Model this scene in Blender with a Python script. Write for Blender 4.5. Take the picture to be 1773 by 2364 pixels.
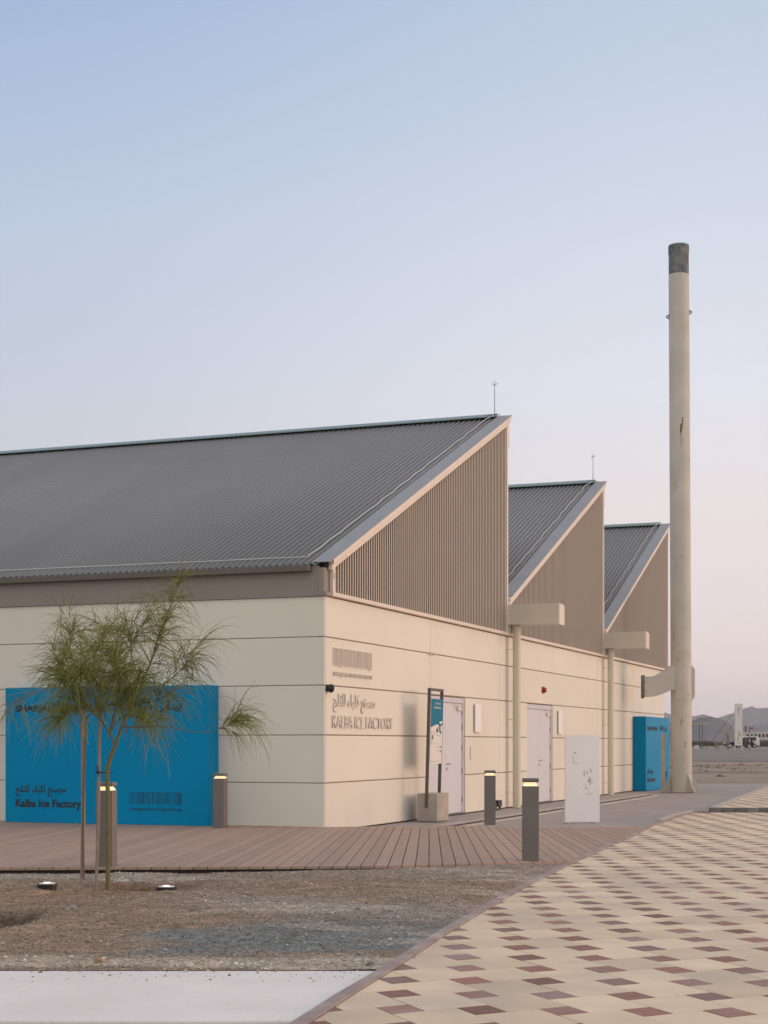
import bpy, math, random
import numpy as np
from mathutils import Vector, Matrix, Quaternion

SC = bpy.context.scene
COL = SC.collection
for o in list(bpy.data.objects):
    bpy.data.objects.remove(o, do_unlink=True)
R = math.radians

# ------------------------------------------------------------------ camera
F, CX, Y0, CAMH = 3694.0, 886.5, 1715.9, 1.4
cam_d = bpy.data.cameras.new('camera')
cam = bpy.data.objects.new('camera', cam_d)
COL.objects.link(cam)
cam.location = (0, 0, CAMH)
cam.rotation_euler = (R(90), 0, 0)
cam_d.sensor_fit = 'HORIZONTAL'
cam_d.sensor_width = 36
cam_d.lens = 36 * F / 1773
cam_d.shift_y = (Y0 - 1182) / 1773
cam_d.clip_start = 0.1
cam_d.clip_end = 12000
SC.camera = cam

# ------------------------------------------------------------------ light
SUN_AZ, SUN_EL = 2.0, 6.0           # degrees; azimuth counted from +X towards +Y


def lin(r, g, b):
    f = lambda c: c / 12.92 if c <= 0.04045 else ((c + 0.055) / 1.055) ** 2.4
    return (f(r / 255), f(g / 255), f(b / 255), 1)


world = bpy.data.worlds.new('World')
SC.world = world
world.use_nodes = True
wn, wl = world.node_tree.nodes, world.node_tree.links
wn.clear()
w_out = wn.new('ShaderNodeOutputWorld')
w_bg = wn.new('ShaderNodeBackground')
w_bg.inputs[1].default_value = 0.1
wl.new(w_bg.outputs[0], w_out.inputs[0])
w_sky = wn.new('ShaderNodeTexSky')
w_sky.sky_type = 'NISHITA'
w_sky.sun_disc = False
w_sky.sun_elevation = R(SUN_EL)
w_sky.sun_rotation = R(90 - SUN_AZ)
w_sky.dust_density = 2.0
w_tc = wn.new('ShaderNodeTexCoord')
w_sep = wn.new('ShaderNodeSeparateXYZ')
wl.new(w_tc.outputs['Generated'], w_sep.inputs[0])


def w_ramp(stops):
    n = wn.new('ShaderNodeValToRGB')
    cr = n.color_ramp
    while len(cr.elements) < len(stops):
        cr.elements.new(0.5)
    for e, (p, c) in zip(cr.elements, stops):
        e.position, e.color = p, lin(*c)
    wl.new(w_sep.outputs[2], n.inputs[0])
    return n


def sd(deg):
    return math.sin(R(deg))


ramp_l = w_ramp([(0.0, (226, 210, 210)), (sd(4), (216, 208, 212)), (sd(10), (206, 211, 222)), (sd(18), (190, 204, 226)),
                 (sd(25), (161, 185, 220)), (sd(38), (176, 184, 205)), (sd(60), (206, 202, 205)), (1.0, (215, 212, 211))])
ramp_r = w_ramp([(0.0, (252, 234, 232)), (sd(2.5), (246, 230, 229)), (sd(8), (242, 232, 233)), (sd(12.5), (232, 233, 243)),
                 (sd(19), (213, 221, 236)), (sd(25), (193, 208, 228)), (sd(38), (190, 196, 210)), (sd(60), (208, 204, 206)), (1.0, (215, 212, 211))])
ramp_b = w_ramp([(0.0, (232, 227, 219)), (sd(8), (240, 238, 233)), (sd(30), (238, 240, 237)), (sd(60), (224, 223, 222)), (1.0, (215, 212, 211))])
w_map = wn.new('ShaderNodeMapRange')
w_map.interpolation_type = 'SMOOTHSTEP'
w_map.inputs[1].default_value, w_map.inputs[2].default_value = -0.30, 0.22
wl.new(w_sep.outputs[0], w_map.inputs[0])
w_mix = wn.new('ShaderNodeMix')
w_mix.data_type = 'RGBA'
wl.new(w_map.outputs[0], w_mix.inputs[0])
wl.new(ramp_l.outputs[0], w_mix.inputs[6])
wl.new(ramp_r.outputs[0], w_mix.inputs[7])
w_map2 = wn.new('ShaderNodeMapRange')      # unseen sky behind the camera, brightened as fill for shaded wall and ground
w_map2.interpolation_type = 'SMOOTHSTEP'
w_map2.inputs[1].default_value, w_map2.inputs[2].default_value = 0.25, -0.35
wl.new(w_sep.outputs[1], w_map2.inputs[0])
w_mix2 = wn.new('ShaderNodeMix')
w_mix2.data_type = 'RGBA'
wl.new(w_map2.outputs[0], w_mix2.inputs[0])
wl.new(w_mix.outputs[2], w_mix2.inputs[6])
wl.new(ramp_b.outputs[0], w_mix2.inputs[7])
w_mul = wn.new('ShaderNodeMix')
w_mul.data_type = 'RGBA'
w_mul.blend_type = 'MULTIPLY'
w_mul.inputs[0].default_value = 1.0
w_mul.inputs[7].default_value = (10, 10, 10, 1)
ramp_w = w_ramp([(0.0, (255, 240, 228)), (sd(12), (255, 250, 242)), (sd(35), (250, 246, 244)), (sd(65), (226, 222, 222)), (1.0, (212, 209, 208))])
w_map3 = wn.new('ShaderNodeMapRange')      # the sun has gone down on the right: the sky is brightest there
w_map3.interpolation_type = 'SMOOTHSTEP'
w_map3.inputs[1].default_value, w_map3.inputs[2].default_value = 0.30, 0.75
wl.new(w_sep.outputs[0], w_map3.inputs[0])
w_mix3 = wn.new('ShaderNodeMix')
w_mix3.data_type = 'RGBA'
wl.new(w_map3.outputs[0], w_mix3.inputs[0])
wl.new(w_mix2.outputs[2], w_mix3.inputs[6])
wl.new(ramp_w.outputs[0], w_mix3.inputs[7])
wl.new(w_mix3.outputs[2], w_mul.inputs[6])
w_fin = wn.new('ShaderNodeMix')            # the dusk gradient carries a little of the physical sky
w_fin.data_type = 'RGBA'
w_fin.inputs[0].default_value = 0.08
wl.new(w_mul.outputs[2], w_fin.inputs[6])
wl.new(w_sky.outputs[0], w_fin.inputs[7])
wl.new(w_fin.outputs[2], w_bg.inputs[0])

sun_d = bpy.data.lights.new('sun', 'SUN')
sun_d.energy = 1.7
sun_d.color = (1.0, 0.62, 0.42)
sun_d.angle = R(30)
sun = bpy.data.objects.new('sun', sun_d)
COL.objects.link(sun)
sun_vec = Vector((math.cos(R(SUN_AZ)) * math.cos(R(SUN_EL)), math.sin(R(SUN_AZ)) * math.cos(R(SUN_EL)), math.sin(R(SUN_EL))))
sun.rotation_euler = sun_vec.to_track_quat('Z', 'Y').to_euler()
sun.location = (60, 20, 30)

SC.view_settings.view_transform = 'Standard'
SC.view_settings.look = 'None'
SC.view_settings.exposure = 0.07
SC.view_settings.gamma = 1.0
SC.view_settings.use_curve_mapping = False
SC.render.engine = 'CYCLES'
SC.cycles.max_bounces = 6
SC.cycles.diffuse_bounces = 3
SC.cycles.volume_bounces = 0
SC.cycles.use_denoising = True
SC.cycles.sample_clamp_indirect = 6


# ------------------------------------------------------------------ helpers
def px_x(px, y):
    return (px - CX) / F * y


def gp(px, py, z=0.0):
    """ground point seen at source pixel (px, py) on the level z"""
    y = (CAMH - z) * F / (py - Y0)
    return Vector((px_x(px, y), y, z))


def tag(o, label=None, cat=None, group=None, kind=None):
    if label: o['label'] = label
    if cat: o['category'] = cat
    if group: o['group'] = group
    if kind: o['kind'] = kind
    return o


def empty(name, loc=(0, 0, 0), rz=0.0):
    o = bpy.data.objects.new(name, None)
    COL.objects.link(o)
    o.empty_display_size = 0.2
    o.location = loc
    o.rotation_euler = (0, 0, rz)
    return o


def copy_tree(o, parent=None):
    c = o.copy()
    COL.objects.link(c)
    c.parent = parent
    for ch in [x for x in bpy.data.objects if x.parent == o]:
        copy_tree(ch, c)
    return c


class MB:
    def __init__(self):
        self.v, self.f, self.t, self.cur = [], [], [], 0.5

    def poly(self, pts):
        b = len(self.v)
        self.v += [tuple(p) for p in pts]
        self.t += [self.cur] * len(pts)
        self.f.append(tuple(range(b, b + len(pts))))

    def hexa(self, p):
        """8 points: bottom ring then top ring, counter-clockwise"""
        b = len(self.v)
        self.v += [tuple(q) for q in p]
        self.t += [self.cur] * 8
        for q in ((3, 2, 1, 0), (4, 5, 6, 7), (0, 1, 5, 4), (1, 2, 6, 5), (2, 3, 7, 6), (3, 0, 4, 7)):
            self.f.append(tuple(b + i for i in q))

    def box(self, x0, x1, y0, y1, z0, z1):
        self.hexa([(x0, y0, z0), (x1, y0, z0), (x1, y1, z0), (x0, y1, z0), (x0, y0, z1), (x1, y0, z1), (x1, y1, z1), (x0, y1, z1)])

    def prism(self, pts, d):
        """closed polygon extruded by the vector d"""
        n, b = len(pts), len(self.v)
        self.v += [tuple(p) for p in pts] + [tuple(Vector(p) + Vector(d)) for p in pts]
        self.t += [self.cur] * (2 * n)
        self.f.append(tuple(range(b + n - 1, b - 1, -1)))
        self.f.append(tuple(range(b + n, b + 2 * n)))
        for i in range(n):
            j = (i + 1) % n
            self.f.append((b + i, b + j, b + n + j, b + n + i))

    def tube(self, pts, radii, sides=8, cap=True):
        pts = [Vector(p) for p in pts]
        if not hasattr(radii, '__len__'):
            radii = [radii] * len(pts)
        b = len(self.v)
        ref = None
        for i, p in enumerate(pts):
            d = (pts[min(i + 1, len(pts) - 1)] - pts[max(i - 1, 0)]).normalized()
            if ref is None:
                ref = d.orthogonal().normalized()
            ref = (ref - d * ref.dot(d))
            ref = ref.normalized() if ref.length > 1e-6 else d.orthogonal().normalized()
            s = d.cross(ref)
            for k in range(sides):
                a = 2 * math.pi * k / sides
                self.v.append(tuple(p + (ref * math.cos(a) + s * math.sin(a)) * radii[i]))
                self.t.append(self.cur)
        for i in range(len(pts) - 1):
            for k in range(sides):
                k2 = (k + 1) % sides
                self.f.append((b + i * sides + k, b + i * sides + k2, b + (i + 1) * sides + k2, b + (i + 1) * sides + k))
        if cap:
            self.f.append(tuple(b + k for k in reversed(range(sides))))
            e = b + (len(pts) - 1) * sides
            self.f.append(tuple(e + k for k in range(sides)))

    def lathe(self, prof, sides=24, c=(0, 0)):
        self.tube([(c[0], c[1], z) for r, z in prof], [r for r, z in prof], sides)

    def build(self, name, mat, parent=None, smooth=False, bevel=0.0, seg=2):
        me = bpy.data.meshes.new(name)
        me.from_pydata(self.v, [], self.f)
        at = me.attributes.new('tint', 'FLOAT', 'POINT')
        at.data.foreach_set('value', np.array(self.t, dtype=np.float32))
        me.materials.append(mat)
        if smooth:
            me.polygons.foreach_set('use_smooth', [True] * len(me.polygons))
        me.update()
        o = bpy.data.objects.new(name, me)
        COL.objects.link(o)
        o.parent = parent
        if smooth:
            m = o.modifiers.new('split', 'EDGE_SPLIT')
            m.split_angle = R(28)
        if bevel:
            m = o.modifiers.new('bevel', 'BEVEL')
            m.width, m.segments, m.limit_method, m.angle_limit = bevel, seg, 'ANGLE', R(40)
        return o


MATS = {}


def mat(name, col, rough=0.6, var=0.06, scale=3.0, bump=0.0, bscale=60.0, metal=0.0, spec=0.5, tint=0.0, emit=None, es=0.0,
        col2=None, c2scale=1.0, c2lo=0.45, c2hi=0.6, stretch=None):
    """principled paint with cloudy variation; tint = strength of per-piece brightness; col2 = a second colour in patches"""
    m = bpy.data.materials.new(name)
    m.use_nodes = True
    n, l = m.node_tree.nodes, m.node_tree.links
    p = n['Principled BSDF']
    p.inputs['Roughness'].default_value = rough
    p.inputs['Metallic'].default_value = metal
    p.inputs['Specular IOR Level'].default_value = spec
    tc = n.new('ShaderNodeTexCoord')
    vec = tc.outputs['Object']
    if stretch:
        mp = n.new('ShaderNodeMapping')
        mp.inputs['Scale'].default_value = stretch
        l.new(vec, mp.inputs[0])
        vec = mp.outputs[0]

    def noise(sc, det=5):
        t = n.new('ShaderNodeTexNoise')
        t.inputs['Scale'].default_value = sc
        t.inputs['Detail'].default_value = det
        l.new(vec, t.inputs['Vector'])
        return t.outputs[0]

    def rng(src, a, b, lo, hi):
        t = n.new('ShaderNodeMapRange')
        t.inputs[1].default_value, t.inputs[2].default_value = a, b
        t.inputs[3].default_value, t.inputs[4].default_value = lo, hi
        l.new(src, t.inputs[0])
        return t.outputs[0]

    rgb = n.new('ShaderNodeRGB')
    rgb.outputs[0].default_value = (*col[:3], 1)
    c = rgb.outputs[0]
    if col2:
        mx = n.new('ShaderNodeMix')
        mx.data_type = 'RGBA'
        l.new(rng(noise(c2scale, 6), c2lo, c2hi, 0, 1), mx.inputs[0])
        l.new(c, mx.inputs[6])
        mx.inputs[7].default_value = (*col2[:3], 1)
        c = mx.outputs[2]
    val = rng(noise(scale), 0.3, 0.7, 1 - var, 1 + var)
    if tint:
        at = n.new('ShaderNodeAttribute')
        at.attribute_name = 'tint'
        t2 = rng(at.outputs['Fac'], 0, 1, 1 - tint, 1 + tint)
        mm = n.new('ShaderNodeMath')
        mm.operation = 'MULTIPLY'
        l.new(val, mm.inputs[0])
        l.new(t2, mm.inputs[1])
        val = mm.outputs[0]
    hsv = n.new('ShaderNodeHueSaturation')
    l.new(c, hsv.inputs['Color'])
    l.new(val, hsv.inputs['Value'])
    l.new(hsv.outputs[0], p.inputs['Base Color'])
    if bump:
        bp = n.new('ShaderNodeBump')
        bp.inputs['Strength'].default_value = bump
        bp.inputs['Distance'].default_value = 0.01
        l.new(noise(bscale, 8), bp.inputs['Height'])
        l.new(bp.outputs[0], p.inputs['Normal'])
    if emit:
        p.inputs['Emission Color'].default_value = (*emit, 1)
        p.inputs['Emission Strength'].default_value = es
    MATS[name] = m
    return m


CREAM = mat('cream_panel', (0.75, 0.70, 0.625), 0.75, 0.04, 0.5, 0.06, 40, tint=0.018)
CLAD = mat('brown_cladding', (0.30, 0.25, 0.215), 0.5, 0.05, 1.5)
TRIM = mat('sand_trim', (0.74, 0.62, 0.54), 0.4, 0.04, 2.0)
FASCIA = mat('brown_fascia', (0.27, 0.225, 0.205), 0.5, 0.05, 0.6)
GUTTER = mat('gutter_metal', (0.115, 0.098, 0.085), 0.45, 0.06, 1)
ROOF = mat('roof_sheet', (0.235, 0.238, 0.255), 0.5, 0.07, 0.5, stretch=(1, 0.25, 0.25))
FLASH = mat('roof_flashing', (0.285, 0.29, 0.31), 0.42, 0.06, 1.2)
TEAL = mat('ridge_edge', (0.20, 0.28, 0.295), 0.4, 0.05, 1.0)
CABLE = mat('white_cable', (0.62, 0.60, 0.58), 0.5)
STEEL = mat('dark_steel', (0.10, 0.10, 0.105), 0.45)
DOORM = mat('door_paint', (0.66, 0.63, 0.69), 0.5, 0.02, 1)
REVEAL = mat('door_frame_paint', (0.60, 0.575, 0.62), 0.5, 0.02, 1)
BLACKM = mat('black_plastic', (0.015, 0.014, 0.014), 0.45)
PIPE = mat('downpipe_paint', (0.62, 0.57, 0.46), 0.45, 0.03, 2)
SCUP = mat('scupper_paint', (0.64, 0.58, 0.48), 0.5, 0.03, 2)
LETTER = mat('letter_metal', (0.69, 0.615, 0.55), 0.5, 0.03, 4)
BLUE = mat('blue_board', (0.0, 0.25, 0.50), 0.35, 0.04, 0.7, spec=0.06)
INK = mat('sign_ink', (0.016, 0.018, 0.025), 0.6)
CONC = mat('pale_concrete', (0.41, 0.37, 0.33), 0.85, 0.10, 5, 0.25, 70, col2=(0.46, 0.39, 0.33), c2scale=2)
SHAFT = mat('chimney_concrete', (0.55, 0.51, 0.46), 0.8, 0.07, 1.4, 0.15, 30, col2=(0.47, 0.40, 0.325), c2scale=0.9, c2lo=0.55, c2hi=0.72)
SOOT = mat('chimney_dark_band', (0.125, 0.13, 0.15), 0.8, 0.2, 5, 0.1, 30, col2=(0.19, 0.185, 0.185), c2scale=5)
RUST = mat('rust', (0.21, 0.095, 0.035), 0.9, 0.3, 9)
RUST2 = mat('rust_streak', (0.42, 0.285, 0.165), 0.9, 0.2, 9)
BOLL = mat('bollard_paint', (0.165, 0.145, 0.135), 0.5, 0.04, 4)
GLOW = mat('lamp_glow', (0.8, 0.6, 0.4), 0.5, 0.0, emit=(1.0, 0.60, 0.32), es=1.15)
GLOW2 = mat('uplight_glow', (0.8, 0.7, 0.6), 0.5, 0.0, emit=(1.0, 0.74, 0.48), es=2.2)
WHITEP = mat('white_panel', (0.86, 0.82, 0.84), 0.45, 0.03, 1.0)
WHITES = mat('white_sign_face', (0.78, 0.72, 0.68), 0.5, 0.02, 1)
MARK = mat('faint_mark', (0.50, 0.455, 0.47), 0.6)
REDP = mat('red_plastic', (0.30, 0.02, 0.02), 0.45)
STRIP = mat('white_concrete', (0.77, 0.735, 0.745), 0.9, 0.06, 1.5, 0.3, 90, col2=(0.60, 0.55, 0.53), c2scale=14, c2lo=0.63, c2hi=0.78)
KERB = mat('mauve_kerb', (0.32, 0.25, 0.245), 0.9, 0.15, 6, 0.3, 60, col2=(0.42, 0.37, 0.35), c2scale=2.2, c2lo=0.5, c2hi=0.68)
PALEK = mat('pale_kerb', (0.48, 0.43, 0.41), 0.9, 0.1, 4, 0.2, 60)
GREYK = mat('grey_kerb', (0.17, 0.165, 0.165), 0.9, 0.1, 6, 0.3, 60, tint=0.25)
BED = mat('paver_bed', (0.30, 0.24, 0.175), 0.95, 0.2, 6)
BEIGE = mat('beige_paver', (0.70, 0.56, 0.405), 0.68, 0.08, 2.2, 0.35, 120, spec=0.6, tint=0.12, col2=(0.58, 0.475, 0.385), c2scale=0.9, c2lo=0.48, c2hi=0.66)
REDT = mat('red_paver', (0.285, 0.142, 0.118), 0.85, 0.10, 12, 0.3, 120, tint=0.25, col2=(0.29, 0.195, 0.185), c2scale=1.3)
GREYP = mat('grey_path', (0.37, 0.325, 0.31), 0.9, 0.06, 1.2, 0.2, 40, col2=(0.33, 0.295, 0.295), c2scale=0.5)
DECKM = mat('deck_board', (0.375, 0.258, 0.212), 0.75, 0.06, 3, 0.1, 50, tint=0.09)
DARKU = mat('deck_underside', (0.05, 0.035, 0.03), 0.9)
DRAIN = mat('drain_slot', (0.05, 0.038, 0.03), 0.9)
BARK = mat('tree_bark', (0.16, 0.145, 0.065), 0.9, 0.2, 25, 0.3, 120)
BARK2 = mat('sapling_bark', (0.17, 0.11, 0.075), 0.9, 0.2, 25)
STAKE = mat('stake_wood', (0.30, 0.235, 0.205), 0.9, 0.15, 20)
LEAF = mat('tree_leaf', (0.185, 0.20, 0.055), 0.75, 0.25, 2.2, tint=0.45, spec=0.2)
WOODP = mat('timber_post', (0.26, 0.16, 0.09), 0.9, 0.15, 6)
SCRUB = mat('scrub_leaf', (0.13, 0.12, 0.075), 0.9, 0.3, 2, tint=0.4, spec=0.1)
HILL = mat('hill_rock', (0.105, 0.102, 0.115), 1.0, 0.3, 0.02)
ASPH = mat('asphalt', (0.20, 0.182, 0.17), 0.95, 0.1, 0.05)
WHITEL = mat('white_paint', (0.65, 0.60, 0.58), 0.7)
CARB = mat('black_car_paint', (0.008, 0.009, 0.013), 0.4, spec=0.2)
CARW = mat('white_car_paint', (0.72, 0.66, 0.62), 0.3)
GLASS = mat('car_glass', (0.02, 0.025, 0.03), 0.1)
TYRE = mat('tyre_rubber', (0.02, 0.02, 0.02), 0.8)
RIM = mat('wheel_rim', (0.45, 0.45, 0.47), 0.35, metal=0.6)
FWALL = mat('far_wall', (0.60, 0.56, 0.54), 0.9)

# ------------------------------------------------------------------ text
AR = {'ا': (0xFE8D, 0xFE8E, 0, 0), 'ب': (0xFE8F, 0xFE90, 0xFE91, 0xFE92), 'ة': (0xFE93, 0xFE94, 0, 0), 'ث': (0xFE99, 0xFE9A, 0xFE9B, 0xFE9C),
      'ج': (0xFE9D, 0xFE9E, 0xFE9F, 0xFEA0), 'ر': (0xFEAD, 0xFEAE, 0, 0), 'ش': (0xFEB5, 0xFEB6, 0xFEB7, 0xFEB8), 'ص': (0xFEB9, 0xFEBA, 0xFEBB, 0xFEBC),
      'ع': (0xFEC9, 0xFECA, 0xFECB, 0xFECC), 'ق': (0xFED5, 0xFED6, 0xFED7, 0xFED8), 'ك': (0xFED9, 0xFEDA, 0xFEDB, 0xFEDC), 'ل': (0xFEDD, 0xFEDE, 0xFEDF, 0xFEE0),
      'م': (0xFEE1, 0xFEE2, 0xFEE3, 0xFEE4), 'ن': (0xFEE5, 0xFEE6, 0xFEE7, 0xFEE8), 'ي': (0xFEF1, 0xFEF2, 0xFEF3, 0xFEF4), 'ء': (0xFE80, 0, 0, 0)}


def arabic(s):
    out = []
    for w in s.split(' '):
        r = []
        for i, ch in enumerate(w):
            prev = i > 0 and AR[w[i - 1]][2] and AR[ch][1]
            nxt = AR[ch][2] and i < len(w) - 1 and AR[w[i + 1]][1]
            r.append(chr(AR[ch][3 if prev and nxt else 1 if prev else 2 if nxt else 0]))
        out.append(''.join(reversed(r)))
    return ' '.join(reversed(out))


def lettering(name, body, m, parent, org, ux, uy, un, width, height, depth=0.004, bold=0.0):
    """writing fitted into width x height; org = lower left corner, un = towards the reader"""
    cu = bpy.data.curves.new('lettering_curve', 'FONT')
    cu.body, cu.size, cu.offset, cu.extrude, cu.resolution_u = body, 1.0, bold, 0.5, 3
    tmp = bpy.data.objects.new('lettering_tmp', cu)
    COL.objects.link(tmp)
    dg = bpy.context.evaluated_depsgraph_get()
    me = bpy.data.meshes.new_from_object(tmp.evaluated_get(dg))
    bpy.data.objects.remove(tmp, do_unlink=True)
    n = len(me.vertices)
    co = np.empty(n * 3, dtype=np.float32)
    me.vertices.foreach_get('co', co)
    co = co.reshape(-1, 3)
    # islands get slightly different depths so that joined letters never share a plane
    par = list(range(n))

    def find(a):
        while par[a] != a:
            par[a] = par[par[a]]
            a = par[a]
        return a
    for e in me.edges:
        a, b = find(e.vertices[0]), find(e.vertices[1])
        if a != b:
            par[a] = b
    roots = {}
    idx = np.array([roots.setdefault(find(i), len(roots)) for i in range(n)])
    lo, hi = co.min(0), co.max(0)
    x = (co[:, 0] - lo[0]) / (hi[0] - lo[0]) * width
    y = (co[:, 1] - lo[1]) / (hi[1] - lo[1]) * height
    z = (co[:, 2] + 0.5) * depth * (1 + 0.06 * (idx % 5))
    P = np.array(org)[None] + x[:, None] * np.array(ux)[None] + y[:, None] * np.array(uy)[None] + z[:, None] * np.array(un)[None]
    me.vertices.foreach_set('co', P.astype(np.float32).ravel())
    me.materials.clear()
    me.materials.append(m)
    me.name = name
    me.update()
    o = bpy.data.objects.new(name, me)
    COL.objects.link(o)
    o.parent = parent
    return o


def logo(name, m, parent, org, ux, uy, un, width, height, depth, lw, n=34):
    """the meander mark: upright strokes joined alternately at the top and at the foot"""
    rnd = random.Random(5)
    org, ux, uy, un = map(Vector, (org, ux, uy, un))
    gaps = [rnd.choice((0.55, 0.8, 1.0, 1.0, 1.5)) for _ in range(n - 1)]
    xs = [0.0]
    for g in gaps:
        xs.append(xs[-1] + g)
    xs = [x / xs[-1] * (width - lw) for x in xs]
    mb = MB()

    def bar(x0, x1, y0, y1, d):
        q = [org + ux * a + uy * b for a, b in ((x0, y0), (x1, y0), (x1, y1), (x0, y1))]
        mb.hexa(q + [p + un * d for p in q])
    for i, x in enumerate(xs):
        lo = 0.0 if i not in (4, 5, n - 4, n - 3) else -0.07 * height
        bar(x, x + lw, lo, height, depth)
        if i < n - 1:
            if i % 2:
                bar(x + lw, xs[i + 1], 0, lw, depth * 0.93)
            else:
                bar(x + lw, xs[i + 1], height - lw, height, depth * 0.93)
    return mb.build(name, m, parent)


# ------------------------------------------------------------------ the setting: ground, paving, deck
def gz(y):
    pts = [(-100, 0), (150, 0), (200, 0.18), (255, 0.6), (282, 0.66), (302, 1.0), (350, 1.15), (5000, 1.2)]
    for (a, za), (b, zb) in zip(pts, pts[1:]):
        if a <= y <= b:
            return za + (zb - za) * (y - a) / (b - a)
    return 1.2


def ground_material():
    m = mat('desert_ground', (0.29, 0.23, 0.18), 1.0, 0.12, 0.35, 0.4, 3, col2=(0.17, 0.135, 0.105), c2scale=0.16, c2lo=0.5, c2hi=0.62, stretch=(0.35, 1, 1))
    return m


GROUND = ground_material()
rnd = random.Random(11)
gm = MB()
ys = [-25, 5, 9, 11, 14, 16, 20, 40, 56] + [56 + 1.6 * k for k in range(1, 48)] + [136, 150, 165, 180, 200, 225, 255, 282, 302, 350, 500, 800, 1300, 2000, 3190]
xs = [-580, -120, -40, -15, -5.5, -4.2, -1.8, -0.5, 0, 6, 9] + [10 + 1.0 * k for k in range(0, 45)] + [60, 75, 95, 130, 200, 400, 800, 1780]
grid = {}
for j, y in enumerate(ys):
    for i, x in enumerate(xs):
        z = gz(y) - 0.03
        if 57 < y < 135 and 9 < x < 60:
            bank = math.exp(-((y - 84) / 9) ** 2) * 0.24 + math.exp(-((y - 70) / 4) ** 2) * 0.05
            z += bank * (0.75 + 0.5 * rnd.random()) + 0.04 * rnd.random()
        if y in (11, 14) and x in (-4.2, -1.8):
            z -= 0.7                              # room for the dug hollow
        grid[i, j] = len(gm.v)
        gm.v.append((x, y, z))
        gm.t.append(0.5)
for j in range(len(ys) - 1):
    for i in range(len(xs) - 1):
        gm.f.append((grid[i, j], grid[i + 1, j], grid[i + 1, j + 1], grid[i, j + 1]))
tag(gm.build('ground', GROUND, smooth=True), kind='structure')

# car park and road far off
cp = MB()
cp.poly([(20, 124, gz(124) + 0.012), (200, 124, gz(124) + 0.012), (200, 150, gz(150) + 0.012), (20, 150, gz(150) + 0.012)])
for a, b in ((150, 200), (200, 255), (255, 282)):
    cp.poly([(20, a, gz(a) + 0.012), (200, a, gz(a) + 0.012), (200, b, gz(b) + 0.012), (20, b, gz(b) + 0.012)])
tag(cp.build('car_park', ASPH), kind='structure')
rl = MB()
rl.poly([(62.5, 231, gz(231) + 0.03), (160, 231, gz(231) + 0.03), (160, 233.5, gz(233.5) + 0.03), (62.5, 233.5, gz(233.5) + 0.03)])
rl.poly([(30, 252, gz(252) + 0.03), (160, 252, gz(252) + 0.03), (160, 253.2, gz(253.2) + 0.03), (30, 253.2, gz(253.2) + 0.03)])
tag(rl.build('road_marking', WHITEL), kind='structure')

# hills
def hill_strip(name, dist, pts, depth, seed, amp):
    r = random.Random(seed)
    mb = MB()
    xs_ = []
    for (a, za), (b, zb) in zip(pts, pts[1:]):
        k = max(2, int((b - a) / 9))
        for q in range(k):
            t = q / k
            t2 = t * t * (3 - 2 * t)
            xs_.append((a + (b - a) * t, za + (zb - za) * t2))
    xs_.append(pts[-1])
    rows = 7
    n = len(xs_)
    for j in range(rows):
        u = j / (rows - 1)                       # 0 foot .. 1 crest, then falls away behind
        for px, h in xs_:
            y = dist - depth * (1 - u)
            X = px_x(px, dist) * (y / dist) * (1 + 0.004 * r.uniform(-1, 1))
            crest = h / F * dist + CAMH
            z = crest * (u ** 0.8) * (1 + amp * r.uniform(-1, 1)) - 0.5 * (1 - u)
            mb.v.append((X, y, z))
            mb.t.append(0.5)
    for px, h in xs_:
        mb.v.append((px_x(px, dist), dist + depth, -0.5))
        mb.t.append(0.5)
    for j in range(rows):
        for i in range(n - 1):
            mb.f.append((j * n + i, j * n + i + 1, (j + 1) * n + i + 1, (j + 1) * n + i))
    return tag(mb.build(name, HILL, smooth=True), kind='structure')


hill_strip('hill', 1000, [(1500, 6), (1560, 24), (1590, 42), (1615, 58), (1640, 61), (1662, 56), (1690, 40), (1715, 20), (1745, 8), (1800, 2)], 160, 3, 0.03)
hill_strip('hills', 1900, [(1380, 20), (1500, 40), (1600, 30), (1690, 22), (1720, 40), (1760, 47), (1820, 52), (1900, 44), (2050, 30), (2300, 8)], 260, 4, 0.02)
hill_strip('mountains', 2900, [(1200, 10), (1350, 40), (1480, 66), (1535, 70), (1560, 66), (1600, 62), (1625, 67), (1655, 58), (1680, 66), (1700, 70), (1720, 80), (1735, 86), (1750, 80),
                               (1773, 83), (1800, 92), (1880, 100), (1990, 70), (2150, 50), (2400, 6)], 300, 5, 0.015)

# grey paving along the building
pv = MB()
pv.poly([(-3, 24, -0.014), (30, 24, -0.014), (30, 56, -0.014), (-3, 56, -0.014)])
tag(pv.build('grey_pavement', GREYP), kind='structure')

# plaza edge, traced on the ground level
EDGE = [gp(*p) for p in ((640, 2400), (675, 2364), (770, 2303), (864.7, 2247), (1016.6, 2150), (1147.4, 2074), (1231.8, 2029.6), (1307, 1993.8),
                         (1385, 1958.8), (1451, 1930.3), (1498.5, 1905.5), (1531.7, 1896), (1569.6, 1881.8), (1605, 1874.6))]
EDGE = [Vector((EDGE[0].x - (EDGE[1].x - EDGE[0].x) * 3, EDGE[0].y - (EDGE[1].y - EDGE[0].y) * 3, 0))] + EDGE + [Vector((6.55, 32.45, 0)), Vector((6.75, 33.2, 0))]


def edge_x(y):
    for a, b in zip(EDGE, EDGE[1:]):
        if a.y <= y <= b.y:
            return a.x + (b.x - a.x) * (y - a.y) / (b.y - a.y)
    a, b = (EDGE[0], EDGE[1]) if y < EDGE[0].y else (EDGE[-2], EDGE[-1])
    return a.x + (b.x - a.x) * (y - a.y) / (b.y - a.y)


def edge_nrm(i):
    a, b = EDGE[max(0, i - 1)], EDGE[min(len(EDGE) - 1, i + 1)]
    d = (b - a).normalized()
    return Vector((d.y, -d.x, 0))               # towards the plaza


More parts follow.
